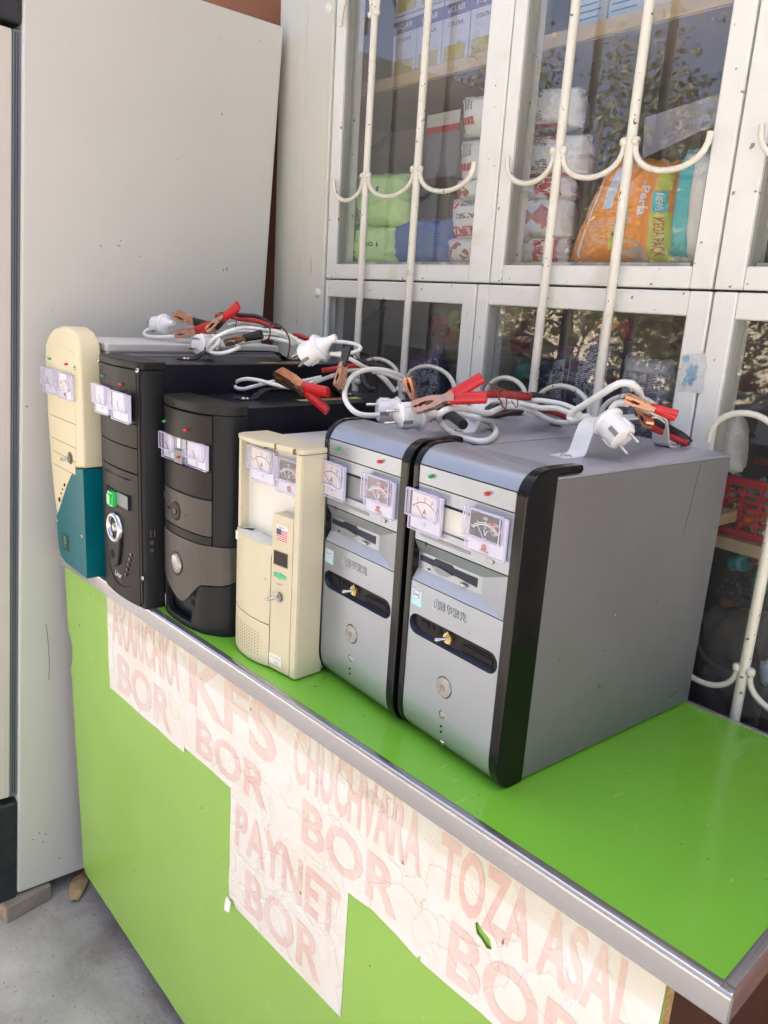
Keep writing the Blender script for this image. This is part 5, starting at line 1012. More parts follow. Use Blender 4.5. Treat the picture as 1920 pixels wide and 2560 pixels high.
lead('red lead running back from the open red clamp', path(Z2, [(600, 440, .24), (720, 425, .26), (860, 400, .28), (960, 390, .30), (1060, 400, .32)], y), 'lead_red', 0.0042)
lead('black lead running back to the green tie', path(Z2, [(700, 380, .27), (850, 345, .29), (1000, 345, .31), (1120, 380, .33), (1250, 410, .35)], y), 'clamp_black', 0.0046)
cord('flat white loop lying on the charcoal tower', [at_y(*ZE(*q[:2]), q[2]) for q in ((1560, 40, .27), (1430, 90, .23), (1300, 108, .20), (1150, 80, .185), (1020, 45, .18), (900, 28, .18), (815, 45, .18), (778, 80, .178), (800, 115, .175), (870, 122, .175), (960, 98, .18), (1100, 62, .20), (1250, 40, .24), (1400, 50, .26), (1600, 10, .29))])
cord('white cord passing behind the open red clamp', path(Z2, [(530, 560, .22), (640, 520, .25), (760, 480, .28), (900, 435, .30), (1020, 420, .31)], y))
tie('green wire tie beyond the charcoal tower', path(Z2, [(930, 230, .33), (940, 270, .33), (990, 325, .33), (1050, 345, .32), (1075, 390, .32), (1050, 410, .33), (1020, 370, .34), (1060, 310, .34), (1110, 305, .34), (1150, 335, .34), (1150, 360, .34)], y), 'wire_brown', 0.0010)
lead('dark bent lead at the back of the charcoal tower', path(Z2, [(1010, 400, .36), (1020, 480, .36), (1040, 570, .35), (1090, 630, .345), (1160, 645, .34)], y), 'clamp_black', 0.0050)
# ---- bundle on the left silver tower
cord('big white loop standing up beside the grey-white plugs', path(Z2, [(1490, 545, .36), (1400, 490, .33), (1280, 445, .30), (1130, 428, .27), (1000, 452, .24), (900, 520, .21), (845, 620, .19), (838, 720, .175), (880, 810, .17), (960, 880, .17), (1060, 905, .18), (1190, 905, .20)], y), 0.0042)
cord('white cord behind the big standing loop', path(Z2, [(1180, 470, .36), (1260, 540, .37), (1310, 600, .38), (1350, 650, .39)], y), 0.0046)
cord('white cord under the wire label of the back clamp', path(Z2, [(1120, 450, .33), (1250, 470, .35), (1380, 520, .37), (1500, 560, .38)], y), 0.0038)
plug('power_plug', 'rear of two plugs lying side by side on the silver tower', P3(Z3, 425, 520, 0.215), (-0.50, -0.86, -0.03), R(80), 0.98, cone=False)
plug('power_plug', 'front of two plugs lying side by side on the silver tower', P3(Z3, 640, 585, 0.150), (-0.34, -0.93, -0.05), R(70), 1.02)
clamp('battery_clamp', 'copper clamp lying over the front plug, red grip raised', P3(Z3, 800, 500, 0.150), (0.66, 0.42, 0.30), (-0.35, 0.15, 1), 'red', 0.104, 14)
clamp('battery_clamp', 'red clamp standing on end behind the copper one', P3(Z3, 745, 175, 0.255), (0.18, 0.25, -0.85), (-0.8, -0.4, 0.1), 'red', 0.080, 18)
lead('thick red lead wrapped in tape above the white cords', path(Z3, [(1110, 405, .24), (1200, 395, .26), (1330, 375, .28), (1480, 380, .30), (1600, 350, .32), (1750, 365, .34), (1900, 375, .35), (2030, 380, .36)], y), 'lead_red', [0.0085, 0.0080, 0.0080, 0.0075, 0.0078, 0.0072, 0.0070, 0.0060] and 0.0062)
lead('black lead at the end of the thick red one', path(Z4, [(1020, 362, .37), (1120, 375, .39), (1220, 400, .41), (1300, 430, .42)], y), 'clamp_black', 0.0050)
lead('black grip end sticking down beside the white bracket', path(Z3, [(1170, 560, .24), (1230, 600, .23), (1290, 645, .22), (1320, 672, .215)], y), 'clamp_black', 0.0075)
zt5 = 0.398
def tp(px, py, h=0.0): return PZ(Z4, px, py, zt5 + h)
cord('white loop lying flat in front of the silver bracket', [P3(Z4, 760, 475, .33), P3(Z4, 660, 520, .30), P3(Z4, 580, 552, .28), P3(Z4, 480, 535, .25), P3(Z4, 350, 505, .22), P3(Z4, 200, 500, .185), P3(Z4, 100, 545, .16), tp(72, 620, .012), tp(130, 700, .004), tp(240, 775), tp(380, 825), tp(500, 845), tp(600, 825), tp(655, 770), tp(655, 715), tp(600, 650, .004), P3(Z4, 480, 605, .27), P3(Z4, 350, 575, .28), P3(Z4, 270, 525, .29), P3(Z4, 290, 465, .30), P3(Z4, 400, 430, .31)], 0.0046)
cord('upper white strand tied with copper wire', path(Z4, [(330, 480, .30), (430, 415, .31), (560, 402, .32), (760, 405, .34), (1000, 412, .37), (1200, 430, .39), (1370, 465, .40), (1490, 520, .39), (1540, 580, .37)], y), 0.0042)
cord('middle white strand tied with copper wire', path(Z4, [(420, 470, .30), (600, 432, .31), (780, 430, .33), (950, 455, .35), (1120, 495, .37), (1280, 500, .38), (1400, 540, .38), (1500, 590, .36), (1620, 590, .34)], y), 0.0042)
cord('lower white strand drooping to the back bracket', path(Z4, [(740, 490, .32), (860, 485, .34), (980, 505, .36), (1100, 560, .38), (1220, 620, .39), (1340, 648, .38), (1430, 650, .36), (1560, 630, .34), (1640, 600, .33)], y), 0.0042)
lead('dark red lead low behind the white strands', path(Z4, [(560, 600, .42), (700, 575, .43), (850, 540, .44), (950, 520, .45)], y), 'wire_dark', 0.0045)
lead('red lead low between the two brackets', path(Z4, [(1080, 500, .44), (1200, 525, .44), (1320, 560, .43), (1430, 605, .42)], y), 'lead_red', 0.0050)
tie('tangle of copper wire round the white strands', path(Z4, [(395, 285, .31), (370, 230, .31), (410, 200, .31), (520, 225, .32), (640, 265, .32), (700, 330, .315), (690, 400, .31), (740, 490, .31), (765, 500, .31), (770, 400, .31), (720, 310, .31), (600, 260, .31), (700, 290, .31), (830, 350, .31), (890, 430, .31), (870, 490, .31), (820, 400, .34), (900, 410, .35), (1010, 415, .35), (1030, 370, .35), (960, 340, .35), (800, 320, .33)], y), 'wire_brown', 0.0009)
tie('copper wire loop near the raised red grip', path(Z4, [(680, 330, .30), (690, 380, .295), (720, 440, .295), (750, 500, .30), (780, 440, .34), (760, 360, .34), (700, 300, .33)], y), 'wire_brown', 0.0010, True)
# ---- bundle on the nearest silver tower
plug('power_plug', 'nearest white plug hanging over the silver top with pins down right', P3(Z5, 868, 700, 0.270), (0.76, -0.12, -0.46), R(70), 1.02, cone=False)
cord('white cord rising over the nearest plug in an arch', path(Z5, [(520, 480, .33), (420, 495, .32), (350, 515, .31), (335, 480, .31), (370, 430, .31), (480, 365, .31), (640, 260, .31), (760, 185, .31), (850, 150, .315), (950, 165, .32), (1015, 230, .33), (1035, 300, .34), (1040, 360, .35)], y), 0.0050)
cord('white cord end entering the nearest plug', path(Z5, [(720, 470, .29), (740, 420, .30), (780, 365, .31), (840, 345, .32), (910, 355, .33)], y), 0.0046)
cord('white loop sticking out behind the copper jaws', path(Z5, [(1050, 400, .38), (1150, 400, .40), (1260, 412, .41), (1300, 432, .41), (1280, 458, .41), (1150, 448, .40), (1050, 440, .39)], y), 0.0042)
cord('white cord at the back edge of the nearest tower', path(Z5, [(1130, 470, .41), (1190, 490, .42), (1240, 520, .43), (1270, 560, .44)], y), 0.0042)
clamp('battery_clamp', 'upper bare copper jaws above the nearest plug', P3(Z5, 870, 290, 0.29), (0.62, 0.50, -0.22), (0.2, -0.2, 1), 'red', 0.070, 4)
clamp('battery_clamp', 'lower bare copper jaws beside the nearest plug', P3(Z5, 1115, 570, 0.30), (-0.62, 0.45, 0.42), (0.4, -0.1, 1), 'black', 0.068, 5)
lead('black lead dropping off the back of the nearest tower', path(Z5, [(1010, 440, .37), (1100, 480, .39), (1160, 530, .41), (1260, 570, .44), (1370, 630, .465), (1450, 680, .475), (1520, 745, .48)], y), 'clamp_black', 0.0062)
lead('red lead dropping off the back of the nearest tower', path(Z5, [(1040, 400, .36), (1090, 480, .38), (1130, 570, .40), (1230, 620, .44), (1330, 670, .46), (1420, 715, .47), (1500, 748, .475)], y), 'lead_red', 0.0058)
# ================================================================== INSIDE THE SHOP WINDOW
mat('shelf_board', (0.58, 0.44, 0.25), 0.7, var=0.15, vscale=30, stretch=(0.2, 1, 1), bump=0.2)
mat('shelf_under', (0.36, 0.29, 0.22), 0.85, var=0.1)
mat('bracket_dark', (0.05, 0.05, 0.05), 0.6)
def film(name, col, rough=0.25, crinkle=0.5, cscale=22, var=0.06):
    m, nt, b = new_mat(name); oc = coords(nt)
    c = mixc(nt, ramp(nt, noise_t(nt, oc, 9, 4), ((0.3, 0.0), (0.7, 1.0))), [x * (1 - var) for x in col], [min(1, x * (1 + var)) for x in col])
    nt.links.new(c, b.inputs['Base Color']); b.inputs['Roughness'].default_value = rough; b.inputs['Coat Weight'].default_value = 0.4; b.inputs['Coat Roughness'].default_value = 0.08
    set_bump(nt, b, noise_t(nt, oc, cscale, 5, 0.65, 1.4), crinkle, 0.01)
film('film_green', (0.50, 0.74, 0.30), 0.3, 0.3); film('film_blue', (0.02, 0.10, 0.36), 0.25, 0.3); film('film_white', (0.82, 0.82, 0.80), 0.3, 0.3); film('film_orange', (0.95, 0.30, 0.015), 0.22, 0.25)
film('film_teal', (0.02, 0.50, 0.54), 0.25, 0.25); film('film_navy', (0.012, 0.014, 0.06), 0.3, 0.5); film('film_grey', (0.50, 0.52, 0.56), 0.3, 0.5); film('film_red', (0.55, 0.03, 0.035)); film('film_lime', (0.55, 0.62, 0.05))
film('film_purple', (0.13, 0.02, 0.14), 0.3, 0.8, 60); film('film_dkgreen', (0.015, 0.10, 0.09)); film('film_rose', (0.55, 0.10, 0.05), 0.3, 0.6, 40, 0.3); film('film_peach', (0.68, 0.48, 0.38), 0.3, 0.1); film('film_pale', (0.62, 0.70, 0.76))
film('card_brown', (0.20, 0.11, 0.055), 0.7, 0.05); film('card_lilac', (0.62, 0.62, 0.74), 0.5, 0.02); film('card_violet', (0.16, 0.13, 0.30), 0.5, 0.02); film('card_blueline', (0.50, 0.62, 0.74), 0.5, 0.02); film('card_pink', (0.72, 0.60, 0.56), 0.5, 0.02); film('card_label', (0.16, 0.19, 0.23), 0.5, 0.02); film('card_yellow', (0.52, 0.44, 0.14), 0.5, 0.02)
def print_mat(name, ink, line=0.0030, dens=0.47):
    m = bpy.data.materials.new(name); m.use_nodes = True; MATS[name] = m; nt = m.node_tree; b = nt.nodes['Principled BSDF']; b.inputs['Base Color'].default_value = (*ink, 1); b.inputs['Roughness'].default_value = 0.4
    uv = nt.nodes.new('ShaderNodeUVMap'); sp = nt.nodes.new('ShaderNodeSeparateXYZ'); nt.links.new(uv.outputs[0], sp.inputs[0])
    dv = nd(nt, 'ShaderNodeMath', _operation='DIVIDE'); dv.inputs[1].default_value = line; nt.links.new(sp.outputs['Y'], dv.inputs[0])
    fr = nd(nt, 'ShaderNodeMath', _operation='FRACT'); fl = nd(nt, 'ShaderNodeMath', _operation='FLOOR'); nt.links.new(dv.outputs[0], fr.inputs[0]); nt.links.new(dv.outputs[0], fl.inputs[0])
    lt = nd(nt, 'ShaderNodeMath', _operation='LESS_THAN'); lt.inputs[1].default_value = 0.55; nt.links.new(fr.outputs[0], lt.inputs[0])
    cb = nt.nodes.new('ShaderNodeCombineXYZ'); mu = nd(nt, 'ShaderNodeMath', _operation='MULTIPLY'); mu.inputs[1].default_value = 0.55 / line; nt.links.new(sp.outputs['X'], mu.inputs[0]); nt.links.new(mu.outputs[0], cb.inputs['X'])
    m3 = nd(nt, 'ShaderNodeMath', _operation='MULTIPLY'); m3.inputs[1].default_value = 7.31; nt.links.new(fl.outputs[0], m3.inputs[0]); nt.links.new(m3.outputs[0], cb.inputs['Y'])
    n = nd(nt, 'ShaderNodeTexNoise', Scale=1.0, Detail=1.0); nt.links.new(cb.outputs[0], n.inputs['Vector']); gt = nd(nt, 'ShaderNodeMath', _operation='GREATER_THAN'); gt.inputs[1].default_value = dens; nt.links.new(n.outputs['Fac'], gt.inputs[0])
    al = nd(nt, 'ShaderNodeMath', _operation='MULTIPLY'); nt.links.new(lt.outputs[0], al.inputs[0]); nt.links.new(gt.outputs[0], al.inputs[1]); nt.links.new(al.outputs[0], b.inputs['Alpha'])
print_mat('print_green', (0.03, 0.10, 0.02)); print_mat('print_black', (0.03, 0.03, 0.03)); print_mat('print_white', (0.55, 0.56, 0.62), 0.0032, 0.43); print_mat('print_orange', (0.85, 0.5, 0.2), 0.004, 0.4); print_mat('print_grey', (0.05, 0.06, 0.09), 0.0030, 0.40); print_mat('print_blue', (0.03, 0.12, 0.32), 0.006, 0.3)
def bar_mat():
    m = bpy.data.materials.new('barcode'); m.use_nodes = True; MATS['barcode'] = m; nt = m.node_tree; b = nt.nodes['Principled BSDF']
    uv = nt.nodes.new('ShaderNodeUVMap'); sp = nt.nodes.new('ShaderNodeSeparateXYZ'); nt.links.new(uv.outputs[0], sp.inputs[0]); cb = nt.nodes.new('ShaderNodeCombineXYZ'); nt.links.new(sp.outputs['X'], cb.inputs['X'])
    n = nd(nt, 'ShaderNodeTexNoise', Scale=520.0, Detail=0.0); nt.links.new(cb.outputs[0], n.inputs['Vector']); nt.links.new(ramp(nt, n.outputs['Fac'], ((0.49, 0.03), (0.5, 0.75)), 'CONSTANT'), b.inputs['Base Color'])
bar_mat()
class Pack:
    """soft packet standing behind the glass: four front corners (shop-front coordinates) and a thickness; front bulges"""
    def __init__(s, name, label, cat, TL, TR, BR, BL, th, m, bulge=0.02, crink=0.002, seed=0, group=None, n=14, edge=None):
        s.c = [Vector(q) for q in (TL, TR, BR, BL)]; s.b = bulge; s.k = crink; s.seed = seed; s.th = th
        base = (s.c[2] + s.c[3]) / 2; s.base = base; s.t = wthing(name, label, cat, base, group)
        s.w = (s.c[1] - s.c[0]).length; s.h = (s.c[3] - s.c[0]).length
        N = n; vs = []; fs = []
        for j in range(N + 1):
            for i in range(N + 1): vs.append(s.f(i / N, j / N))
        o = len(vs)
        for j in range(N + 1):
            for i in range(N + 1): vs.append(s.f(i / N, j / N, True))
        I = lambda i, j: j * (N + 1) + i
        for j in range(N):
            for i in range(N): fs += [(I(i, j), I(i, j + 1), I(i + 1, j + 1), I(i + 1, j)), (o + I(i, j), o + I(i + 1, j), o + I(i + 1, j + 1), o + I(i, j + 1))]
        ring = [I(i, 0) for i in range(N)] + [I(N, j) for j in range(N)] + [I(i, N) for i in range(N, 0, -1)] + [I(0, j) for j in range(N, 0, -1)]
        for a, b in zip(ring, ring[1:] + ring[:1]): fs.append((a, b, o + b, o + a))
        MB().add(vs, fs).build('wrapper', m, s.t, smooth=50)
    def f(s, u, v, back=False, off=0.0):
        p = s.c[0].lerp(s.c[1], u).lerp(s.c[3].lerp(s.c[2], u), v) - s.base
        e = (max(0.0, 1 - (2 * u - 1) ** 4) * max(0.0, 1 - (2 * v - 1) ** 4)) ** 0.6
        nz = noise.noise(Vector((u * 5 * s.w / 0.1 + s.seed * 3.1, v * 5 * s.h / 0.1, s.seed))) * s.k
        rim = 1 - e
        p = p + Vector((noise.noise(Vector((v * 9, s.seed + 5, 1))) * s.k * 1.6 * rim, 0, noise.noise(Vector((u * 9, s.seed + 9, 2))) * s.k * 1.6 * rim))
        if back: p.y += s.th * (0.35 + 0.65 * e)
        else: p.y += s.th * 0.22 * rim - s.b * e * 0.6 + nz - off
        return p
    def patch(s, name, u0, u1, v0, v1, m, off=0.0006, n=8, par=None, poly=None):
        vs = []; me_uv = []
        for j in range(n + 1):
            for i in range(n + 1):
                u, v = u0 + (u1 - u0) * i / n, v0 + (v1 - v0) * j / n; vs.append(s.f(u, v, off=off)); me_uv.append((u * s.w, -v * s.h))
        fs = [(j * (n + 1) + i, (j + 1) * (n + 1) + i, (j + 1) * (n + 1) + i + 1, j * (n + 1) + i + 1) for j in range(n) for i in range(n)]
        o = MB().add(vs, fs).build(name, m, par or s.t, smooth=60, recalc=False)
        uvl = o.data.uv_layers.new(name='UVMap')
        for lp in o.data.loops: uvl.data[lp.index].uv = me_uv[lp.vertex_index]
        return o
    def disc(s, name, u, v, ru, rv, m, off=0.0008, n=20, wob=0.0):
        pts = [s.f(u, v, off=off)] + [s.f(u + ru * math.cos(a) * (1 + wob * math.sin(3 * a + 1)), v + rv * math.sin(a) * (1 + wob * math.cos(4 * a)), off=off) for a in [2 * math.pi * k / n for k in range(n)]]
        return MB().add(pts, [(0, 1 + (k + 1) % n, 1 + k) for k in range(n)]).build(name, m, s.t, smooth=60, recalc=False)
    def words(s, body, u0, u1, v0, v1, m, rot=0, off=0.0010, bold=0.02):
        o = text('lettering', body, 1.0, m, s.t, (0, 0, 0), rot=(0, 0, 0), off=bold); vx = [v.co.x for v in o.data.vertices]; vy = [v.co.y for v in o.data.vertices]
        a0, a1, b0, b1 = min(vx), max(vx), min(vy), max(vy); o.scale = (1, 1, 1)
        for v in o.data.vertices:
            a, b = (v.co.x - a0) / (a1 - a0), (v.co.y - b0) / (b1 - b0)
            if rot == 0: u, w = u0 + (u1 - u0) * a, v1 - (v1 - v0) * b
            elif rot == 180: u, w = u1 - (u1 - u0) * a, v0 + (v1 - v0) * b
            else: u, w = u1 - (u1 - u0) * (1 - b), v0 + (v1 - v0) * a      # reads downwards
            v.co = s.f(u, w, off=off)
        return o
def rect(x0, x1, y0, y1, d, skew=0.0):
    return at_wd(x0, y0, d), at_wd(x1, y0 - skew * (x1 - x0), d), at_wd(x1, y1 - skew * (x1 - x0), d), at_wd(x0, y1, d)
# sill board the goods stand on, upper shelf and its brackets, lower shelf
zs_ = WO((0, 0, 0.648)).z
def wboard(name, label, x0, x1, y0, y1, z0, z1, m='shelf_board', grp='shelf boards in the shop window'):
    t = wthing(name, label, 'shelf', (x0, y0, z0), grp); box('board', m, t, 0, x1 - x0, 0, y1 - y0, 0, z1 - z0); return t
wboard('shelf', 'narrow shelf board carrying the green and blue packs', 0.40, 2.5, 0.075, 0.42, zs_ - 0.03, zs_)
uz = at_wd(745, 216, 0.20).z
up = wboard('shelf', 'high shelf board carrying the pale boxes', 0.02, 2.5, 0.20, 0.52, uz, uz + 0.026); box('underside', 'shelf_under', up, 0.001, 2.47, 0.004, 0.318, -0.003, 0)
low_z = at_wd(1640, 1168, 0.26).z
wboard('shelf', 'low shelf board under the red basket', 0.40, 2.6, 0.22, 0.62, low_z - 0.022, low_z)
wboard('shelf', 'narrow board under the navy bags of sweets', 0.40, 1.42, 0.075, 0.215, 0.235, 0.255)
def diag(label, a, b, r=0.006): 
    t = wthing('shelf_bracket', label, 'bracket', a, 'dark shelf brackets'); MB().tube([Vector((0, 0, 0)), Vector(b) - Vector(a)], r, 6).build('strut', 'bracket_dark', t)
diag('dark diagonal strut above the green packs', at_wd(718, 402, 0.45), at_wd(835, 300, 0.45), 0.012)
diag('dark diagonal strut in the lowest left pane', at_wd(706, 765, 0.45), at_wd(830, 665, 0.45), 0.010)
for i, x in enumerate((1.26, 1.50)):
    t = wthing('shelf_upright', ('dark upright behind the white bags', 'dark upright behind the orange pack')[i], 'upright', (WO((x, 0, 0)).x, 0.53, -0.9), 'shelf uprights'); box('post', 'bracket_dark', t, -0.016, 0.016, 0, 0.02, 0, 2.6)
# interior partition seen through the left panes
pt = wthing('partition', 'pale scuffed partition board inside behind the left panes', 'partition', (-0.12, 0.56, -0.9)); box('board', 'inside_wall', pt, 0, 0.68, 0, 0.02, 0, 2.7); pt['kind'] = 'thing'
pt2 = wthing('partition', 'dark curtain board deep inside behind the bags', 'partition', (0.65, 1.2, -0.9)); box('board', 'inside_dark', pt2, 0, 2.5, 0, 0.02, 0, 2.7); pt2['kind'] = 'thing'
PG = 'goods in the shop window'
# green packs
p = Pack('tissue_pack', 'upper pale green pack with printed text beside the casing', 'pack', *rect(716, 864, 376, 494, 0.085, 0.03), 0.10, 'film_green', 0.025, 0.006, 1, PG)
p.patch('printed_text', 0.05, 0.60, 0.10, 0.30, 'print_green'); p.patch('printed_text', 0.05, 0.60, 0.40, 0.88, 'print_green'); p.words('101', 0.60, 0.76, 0.26, 0.36, 'ink_black', 180)
p = Pack('tissue_pack', 'lower pale green pack with printed text beside the casing', 'pack', *rect(712, 842, 486, 576, 0.080), 0.10, 'film_green', 0.025, 0.006, 2, PG)
p.patch('printed_text', 0.05, 0.62, 0.08, 0.45, 'print_green'); p.patch('printed_text', 0.05, 0.62, 0.62, 0.95, 'print_green'); p.words('101', 0.70, 0.86, 0.42, 0.52, 'ink_black', 180)
# blue pack
p = Pack('blue_pack', 'dark blue pack with a white price label on the sill', 'pack', *rect(828, 962, 470, 577, 0.11), 0.11, 'film_blue', 0.02, 0.004, 3, PG)
p.patch('price_label', 0.02, 0.25, 0.45, 0.82, 'label_white', 0.0012); p.patch('barcode', 0.04, 0.13, 0.60, 0.78, 'barcode', 0.0018); p.patch('printed_text', 0.04, 0.14, 0.47, 0.58, 'print_black', 0.0018); p.patch('printed_text', 0.55, 0.95, 0.30, 0.9, 'print_blue')
# stack of white packs running behind the middle post
SG = 'white packs stacked behind the middle post'
for i, (x0, x1, y0, y1, sk, lab) in enumerate(((985, 1232, 205, 292, .10, 'topmost white pack of the stack behind the middle post'), (980, 1250, 300, 392, .06, 'second white pack from the top behind the middle post'), (972, 1215, 386, 436, .04, 'third white pack with the narrow red label behind the middle post'), (962, 1212, 428, 520, .03, 'fourth white pack with icons behind the middle post'), (950, 1205, 510, 573, .0, 'lowest white pack with a red flower behind the middle post'))):
    p = Pack('pad_pack', lab, 'pack', *rect(x0, x1, y0, y1, 0.125 + 0.004 * (i % 2), sk), 0.12, 'film_white', 0.022, 0.0045, 10 + i, SG)
    if i < 2:
        p.patch('barcode', 0.07, 0.19, 0.14, 0.42, 'barcode', 0.001)
        for k in range(4): p.patch('icon', 0.05 + k * 0.042, 0.084 + k * 0.042, 0.60, 0.78, 'film_red', 0.001, 3)
        p.patch('printed_text', 0.50, 0.80, 0.10, 0.32, 'print_black'); p.patch('printed_text', 0.50, 0.80, 0.62, 0.86, 'print_black'); p.patch('red_band', 0.45, 0.95, 0.93, 0.99, 'film_red')
        if i: p.disc('emblem', 0.83, 0.12, 0.03, 0.06, 'film_red')
    elif i == 2: p.patch('red_label', 0.80, 0.96, 0.05, 0.95, 'film_red'); p.words('AM', 0.83, 0.93, 0.15, 0.85, 'ink_white', 90); p.words('CL', 0.64, 0.72, 0.25, 0.9, 'ink_black', 90); p.disc('flower', 0.13, 0.62, 0.08, 0.3, 'film_rose', wob=0.2)
    elif i == 3:
        p.words('CLASSIC', 0.12, 0.42, 0.38, 0.50, 'ink_black', 180); p.patch('red_label', 0.04, 0.42, 0.68, 0.90, 'film_red'); p.words('AMELIYA', 0.06, 0.40, 0.72, 0.87, 'ink_white', 180); p.disc('number_disc', 0.10, 0.16, 0.035, 0.10, 'film_red'); p.words('10', 0.08, 0.12, 0.10, 0.22, 'ink_white', 180); p.patch('printed_text', 0.16, 0.42, 0.05, 0.20, 'print_black')
        p.disc('flower', 0.80, 0.50, 0.13, 0.40, 'film_rose', wob=0.14); p.disc('blue_drop', 0.58, 0.62, 0.06, 0.22, 'film_pale', wob=0.3)
        for k in range(3): p.patch('icon', 0.52 + k * 0.06, 0.565 + k * 0.06, 0.88, 0.99, 'film_red', 0.0012, 3)
    else:
        p.disc('flower', 0.20, 0.60, 0.10, 0.34, 'film_rose', wob=0.15); p.words('CLAS', 0.66, 0.73, 0.12, 0.92, 'ink_black', 90); p.words('ECONOMY', 0.585, 0.625, 0.1, 0.95, 'ink_blue', 90, bold=0.0); p.patch('red_label', 0.83, 0.97, 0.02, 0.98, 'film_red'); p.words('AME', 0.86, 0.94, 0.10, 0.9, 'ink_white', 90); p.disc('blue_drop', 0.52, 0.75, 0.05, 0.25, 'film_teal'); p.patch('barcode', 0.74, 0.81, 0.0, 0.25, 'barcode', 0.001)
# orange diaper pack leaning, turquoise pack, packs in the right-hand window
p = Pack('diaper_pack', 'orange diaper pack with a lime green label', 'diaper pack', at_wd(1318, 328, 0.12), at_wd(1452, 345, 0.12), at_wd(1450, 578, 0.11), at_wd(1202, 578, 0.11), 0.13, 'film_orange', 0.03, 0.004, 21, PG)
p.patch('white_stripe', 0.16, 0.19, 0.02, 0.98, 'film_white'); p.patch('picture_strip', 0.29, 0.41, 0.12, 0.48, 'film_pale'); p.patch('printed_text', 0.22, 0.50, 0.55, 0.80, 'print_orange')
p.patch('lime_label', 0.82, 0.97, 0.50, 0.99, 'film_lime', 0.001); p.words('MEGA PACK', 0.855, 0.935, 0.54, 0.90, 'film_red', 90, 0.0016); p.words('Perla', 0.70, 0.80, 0.26, 0.53, 'ink_white', 90, 0.0016, 0.03); p.patch('teal_panel', 0.83, 0.95, 0.30, 0.49, 'film_teal', 0.001); p.words('NEW!', 0.86, 0.92, 0.32, 0.47, 'ink_white', 90, 0.0016)
p.patch('lime_label', 0.86, 0.97, 0.08, 0.29, 'film_lime', 0.001); p.disc('teal_shape', 0.55, 0.62, 0.06, 0.20, 'film_teal'); p.disc('round_picture', 0.66, 0.90, 0.15, 0.16, 'film_peach', 0.0014); p.patch('lime_tag', 0.47, 0.52, 0.66, 0.84, 'film_lime', 0.0012); p.words('4', 0.48, 0.51, 0.67, 0.72, 'ink_black', 90, 0.0018); p.patch('teal_corner', 0.02, 0.14, 0.93, 0.99, 'film_teal')
p = Pack('diaper_pack', 'white diaper pack with turquoise margin beside the orange one', 'diaper pack', at_wd(1468, 318, 0.10), at_wd(1560, 312, 0.10), at_wd(1552, 578, 0.10), at_wd(1430, 578, 0.10), 0.12, 'film_white', 0.02, 0.006, 22, PG)
p.patch('turquoise_margin', 0.0, 0.46, 0.01, 0.99, 'film_teal', 0.0012, 10); p.patch('turquoise_margin', 0.3, 1.0, 0.0, 0.055, 'film_teal', 0.0012, 10)
p = Pack('diaper_pack', 'dark green pack at the upper right edge', 'diaper pack', at_wd(1622, 340, 0.10), at_wd(1680, 330, 0.10), at_wd(1672, 580, 0.10), at_wd(1602, 580, 0.10), 0.05, 'film_dkgreen', 0.02, 0.004, 23, PG)
p = Pack('diaper_pack', 'orange pack cut off by the upper right edge', 'diaper pack', at_wd(1650, 350, 0.20), at_wd(1780, 350, 0.20), at_wd(1770, 580, 0.20), at_wd(1638, 580, 0.20), 0.05, 'film_orange', 0.02, 0.004, 24, PG)
p.patch('lime_label', 0.02, 0.10, 0.5, 0.95, 'film_lime')
# hanging clear header bag and a brown carton
hb = wthing('hanging_bag', 'clear hanging bag with a red header in the first window', 'bag', at_wd(960, 380, 0.30), PG)
a, b = at_wd(925, 250, 0.30), at_wd(985, 380, 0.30); o_ = at_wd(960, 380, 0.30)
MB().box(a.x - o_.x, b.x - o_.x, 0, 0.003, 0, a.z - o_.z).build('clear_bag', 'meter_clear_low', hb); box('header_card', 'label_white', hb, a.x - o_.x, b.x - o_.x, -0.002, 0, a.z - o_.z - 0.03, a.z - o_.z); box('red_band', 'film_red', hb, a.x - o_.x, b.x - o_.x, -0.003, -0.0021, a.z - o_.z - 0.045, a.z - o_.z - 0.030)
def carton(label, x0, x1, y0, y1, d, th, m, deco=None, zfloor=None):
    A, B = at_wd(x0, y0, d), at_wd(x1, y1, d); zb_ = B.z if zfloor is None else zfloor
    t = wthing('carton', label, 'box', (A.x, d, zb_), PG); w, h = B.x - A.x, A.z - zb_
    box('box_body', m, t, 0, w, 0, th, 0, h, bev=0.001)
    if deco: deco(t, w, h)
    return t
def d_brown(t, w, h): box('printed_panel', 'card_label', t, w * 0.4, w * 0.8, -0.0008, 0, h * 0.2, h * 0.9)
carton('brown carton standing behind the blue pack', 868, 965, 392, 480, 0.36, 0.08, 'card_brown', d_brown, zs_)
# boxes on the high shelf
zt_ = uz + 0.0265
def d_ecl(t, w, h):
    box('violet_header', 'card_violet', t, 0, w, -0.0010, 0, h * 0.72, h * 0.92); text('lettering', '\u00e9CLAIR', h * 0.13, 'ink_white', t, (w / 2, -0.0016, h * 0.82)); box('small_panel', 'card_yellow', t, w * 0.1, w * 0.9, -0.0010, 0, h * 0.05, h * 0.28); text('lettering', 'COLOUR', h * 0.09, 'ink_black', t, (w / 2, -0.0012, h * 0.6))
xe = at_wd(848, 110, 0.215).x
for i, x in enumerate((xe - 0.02, xe + 0.069, xe + 0.158, xe + 0.247)):
    for lv in range(2):
        t = wthing('carton', ('lower' if not lv else 'upper') + ' pale cosmetics box, ' + ('first', 'second', 'third', 'fourth')[i] + ' from the left on the high shelf', 'box', (x + 0.02, 0.215 if i else 0.216, zt_ + lv * 0.135), PG)
        box('box_body', 'card_lilac', t, 0, 0.086, 0, 0.10, 0, 0.133, bev=0.001); d_ecl(t, 0.086, 0.133)
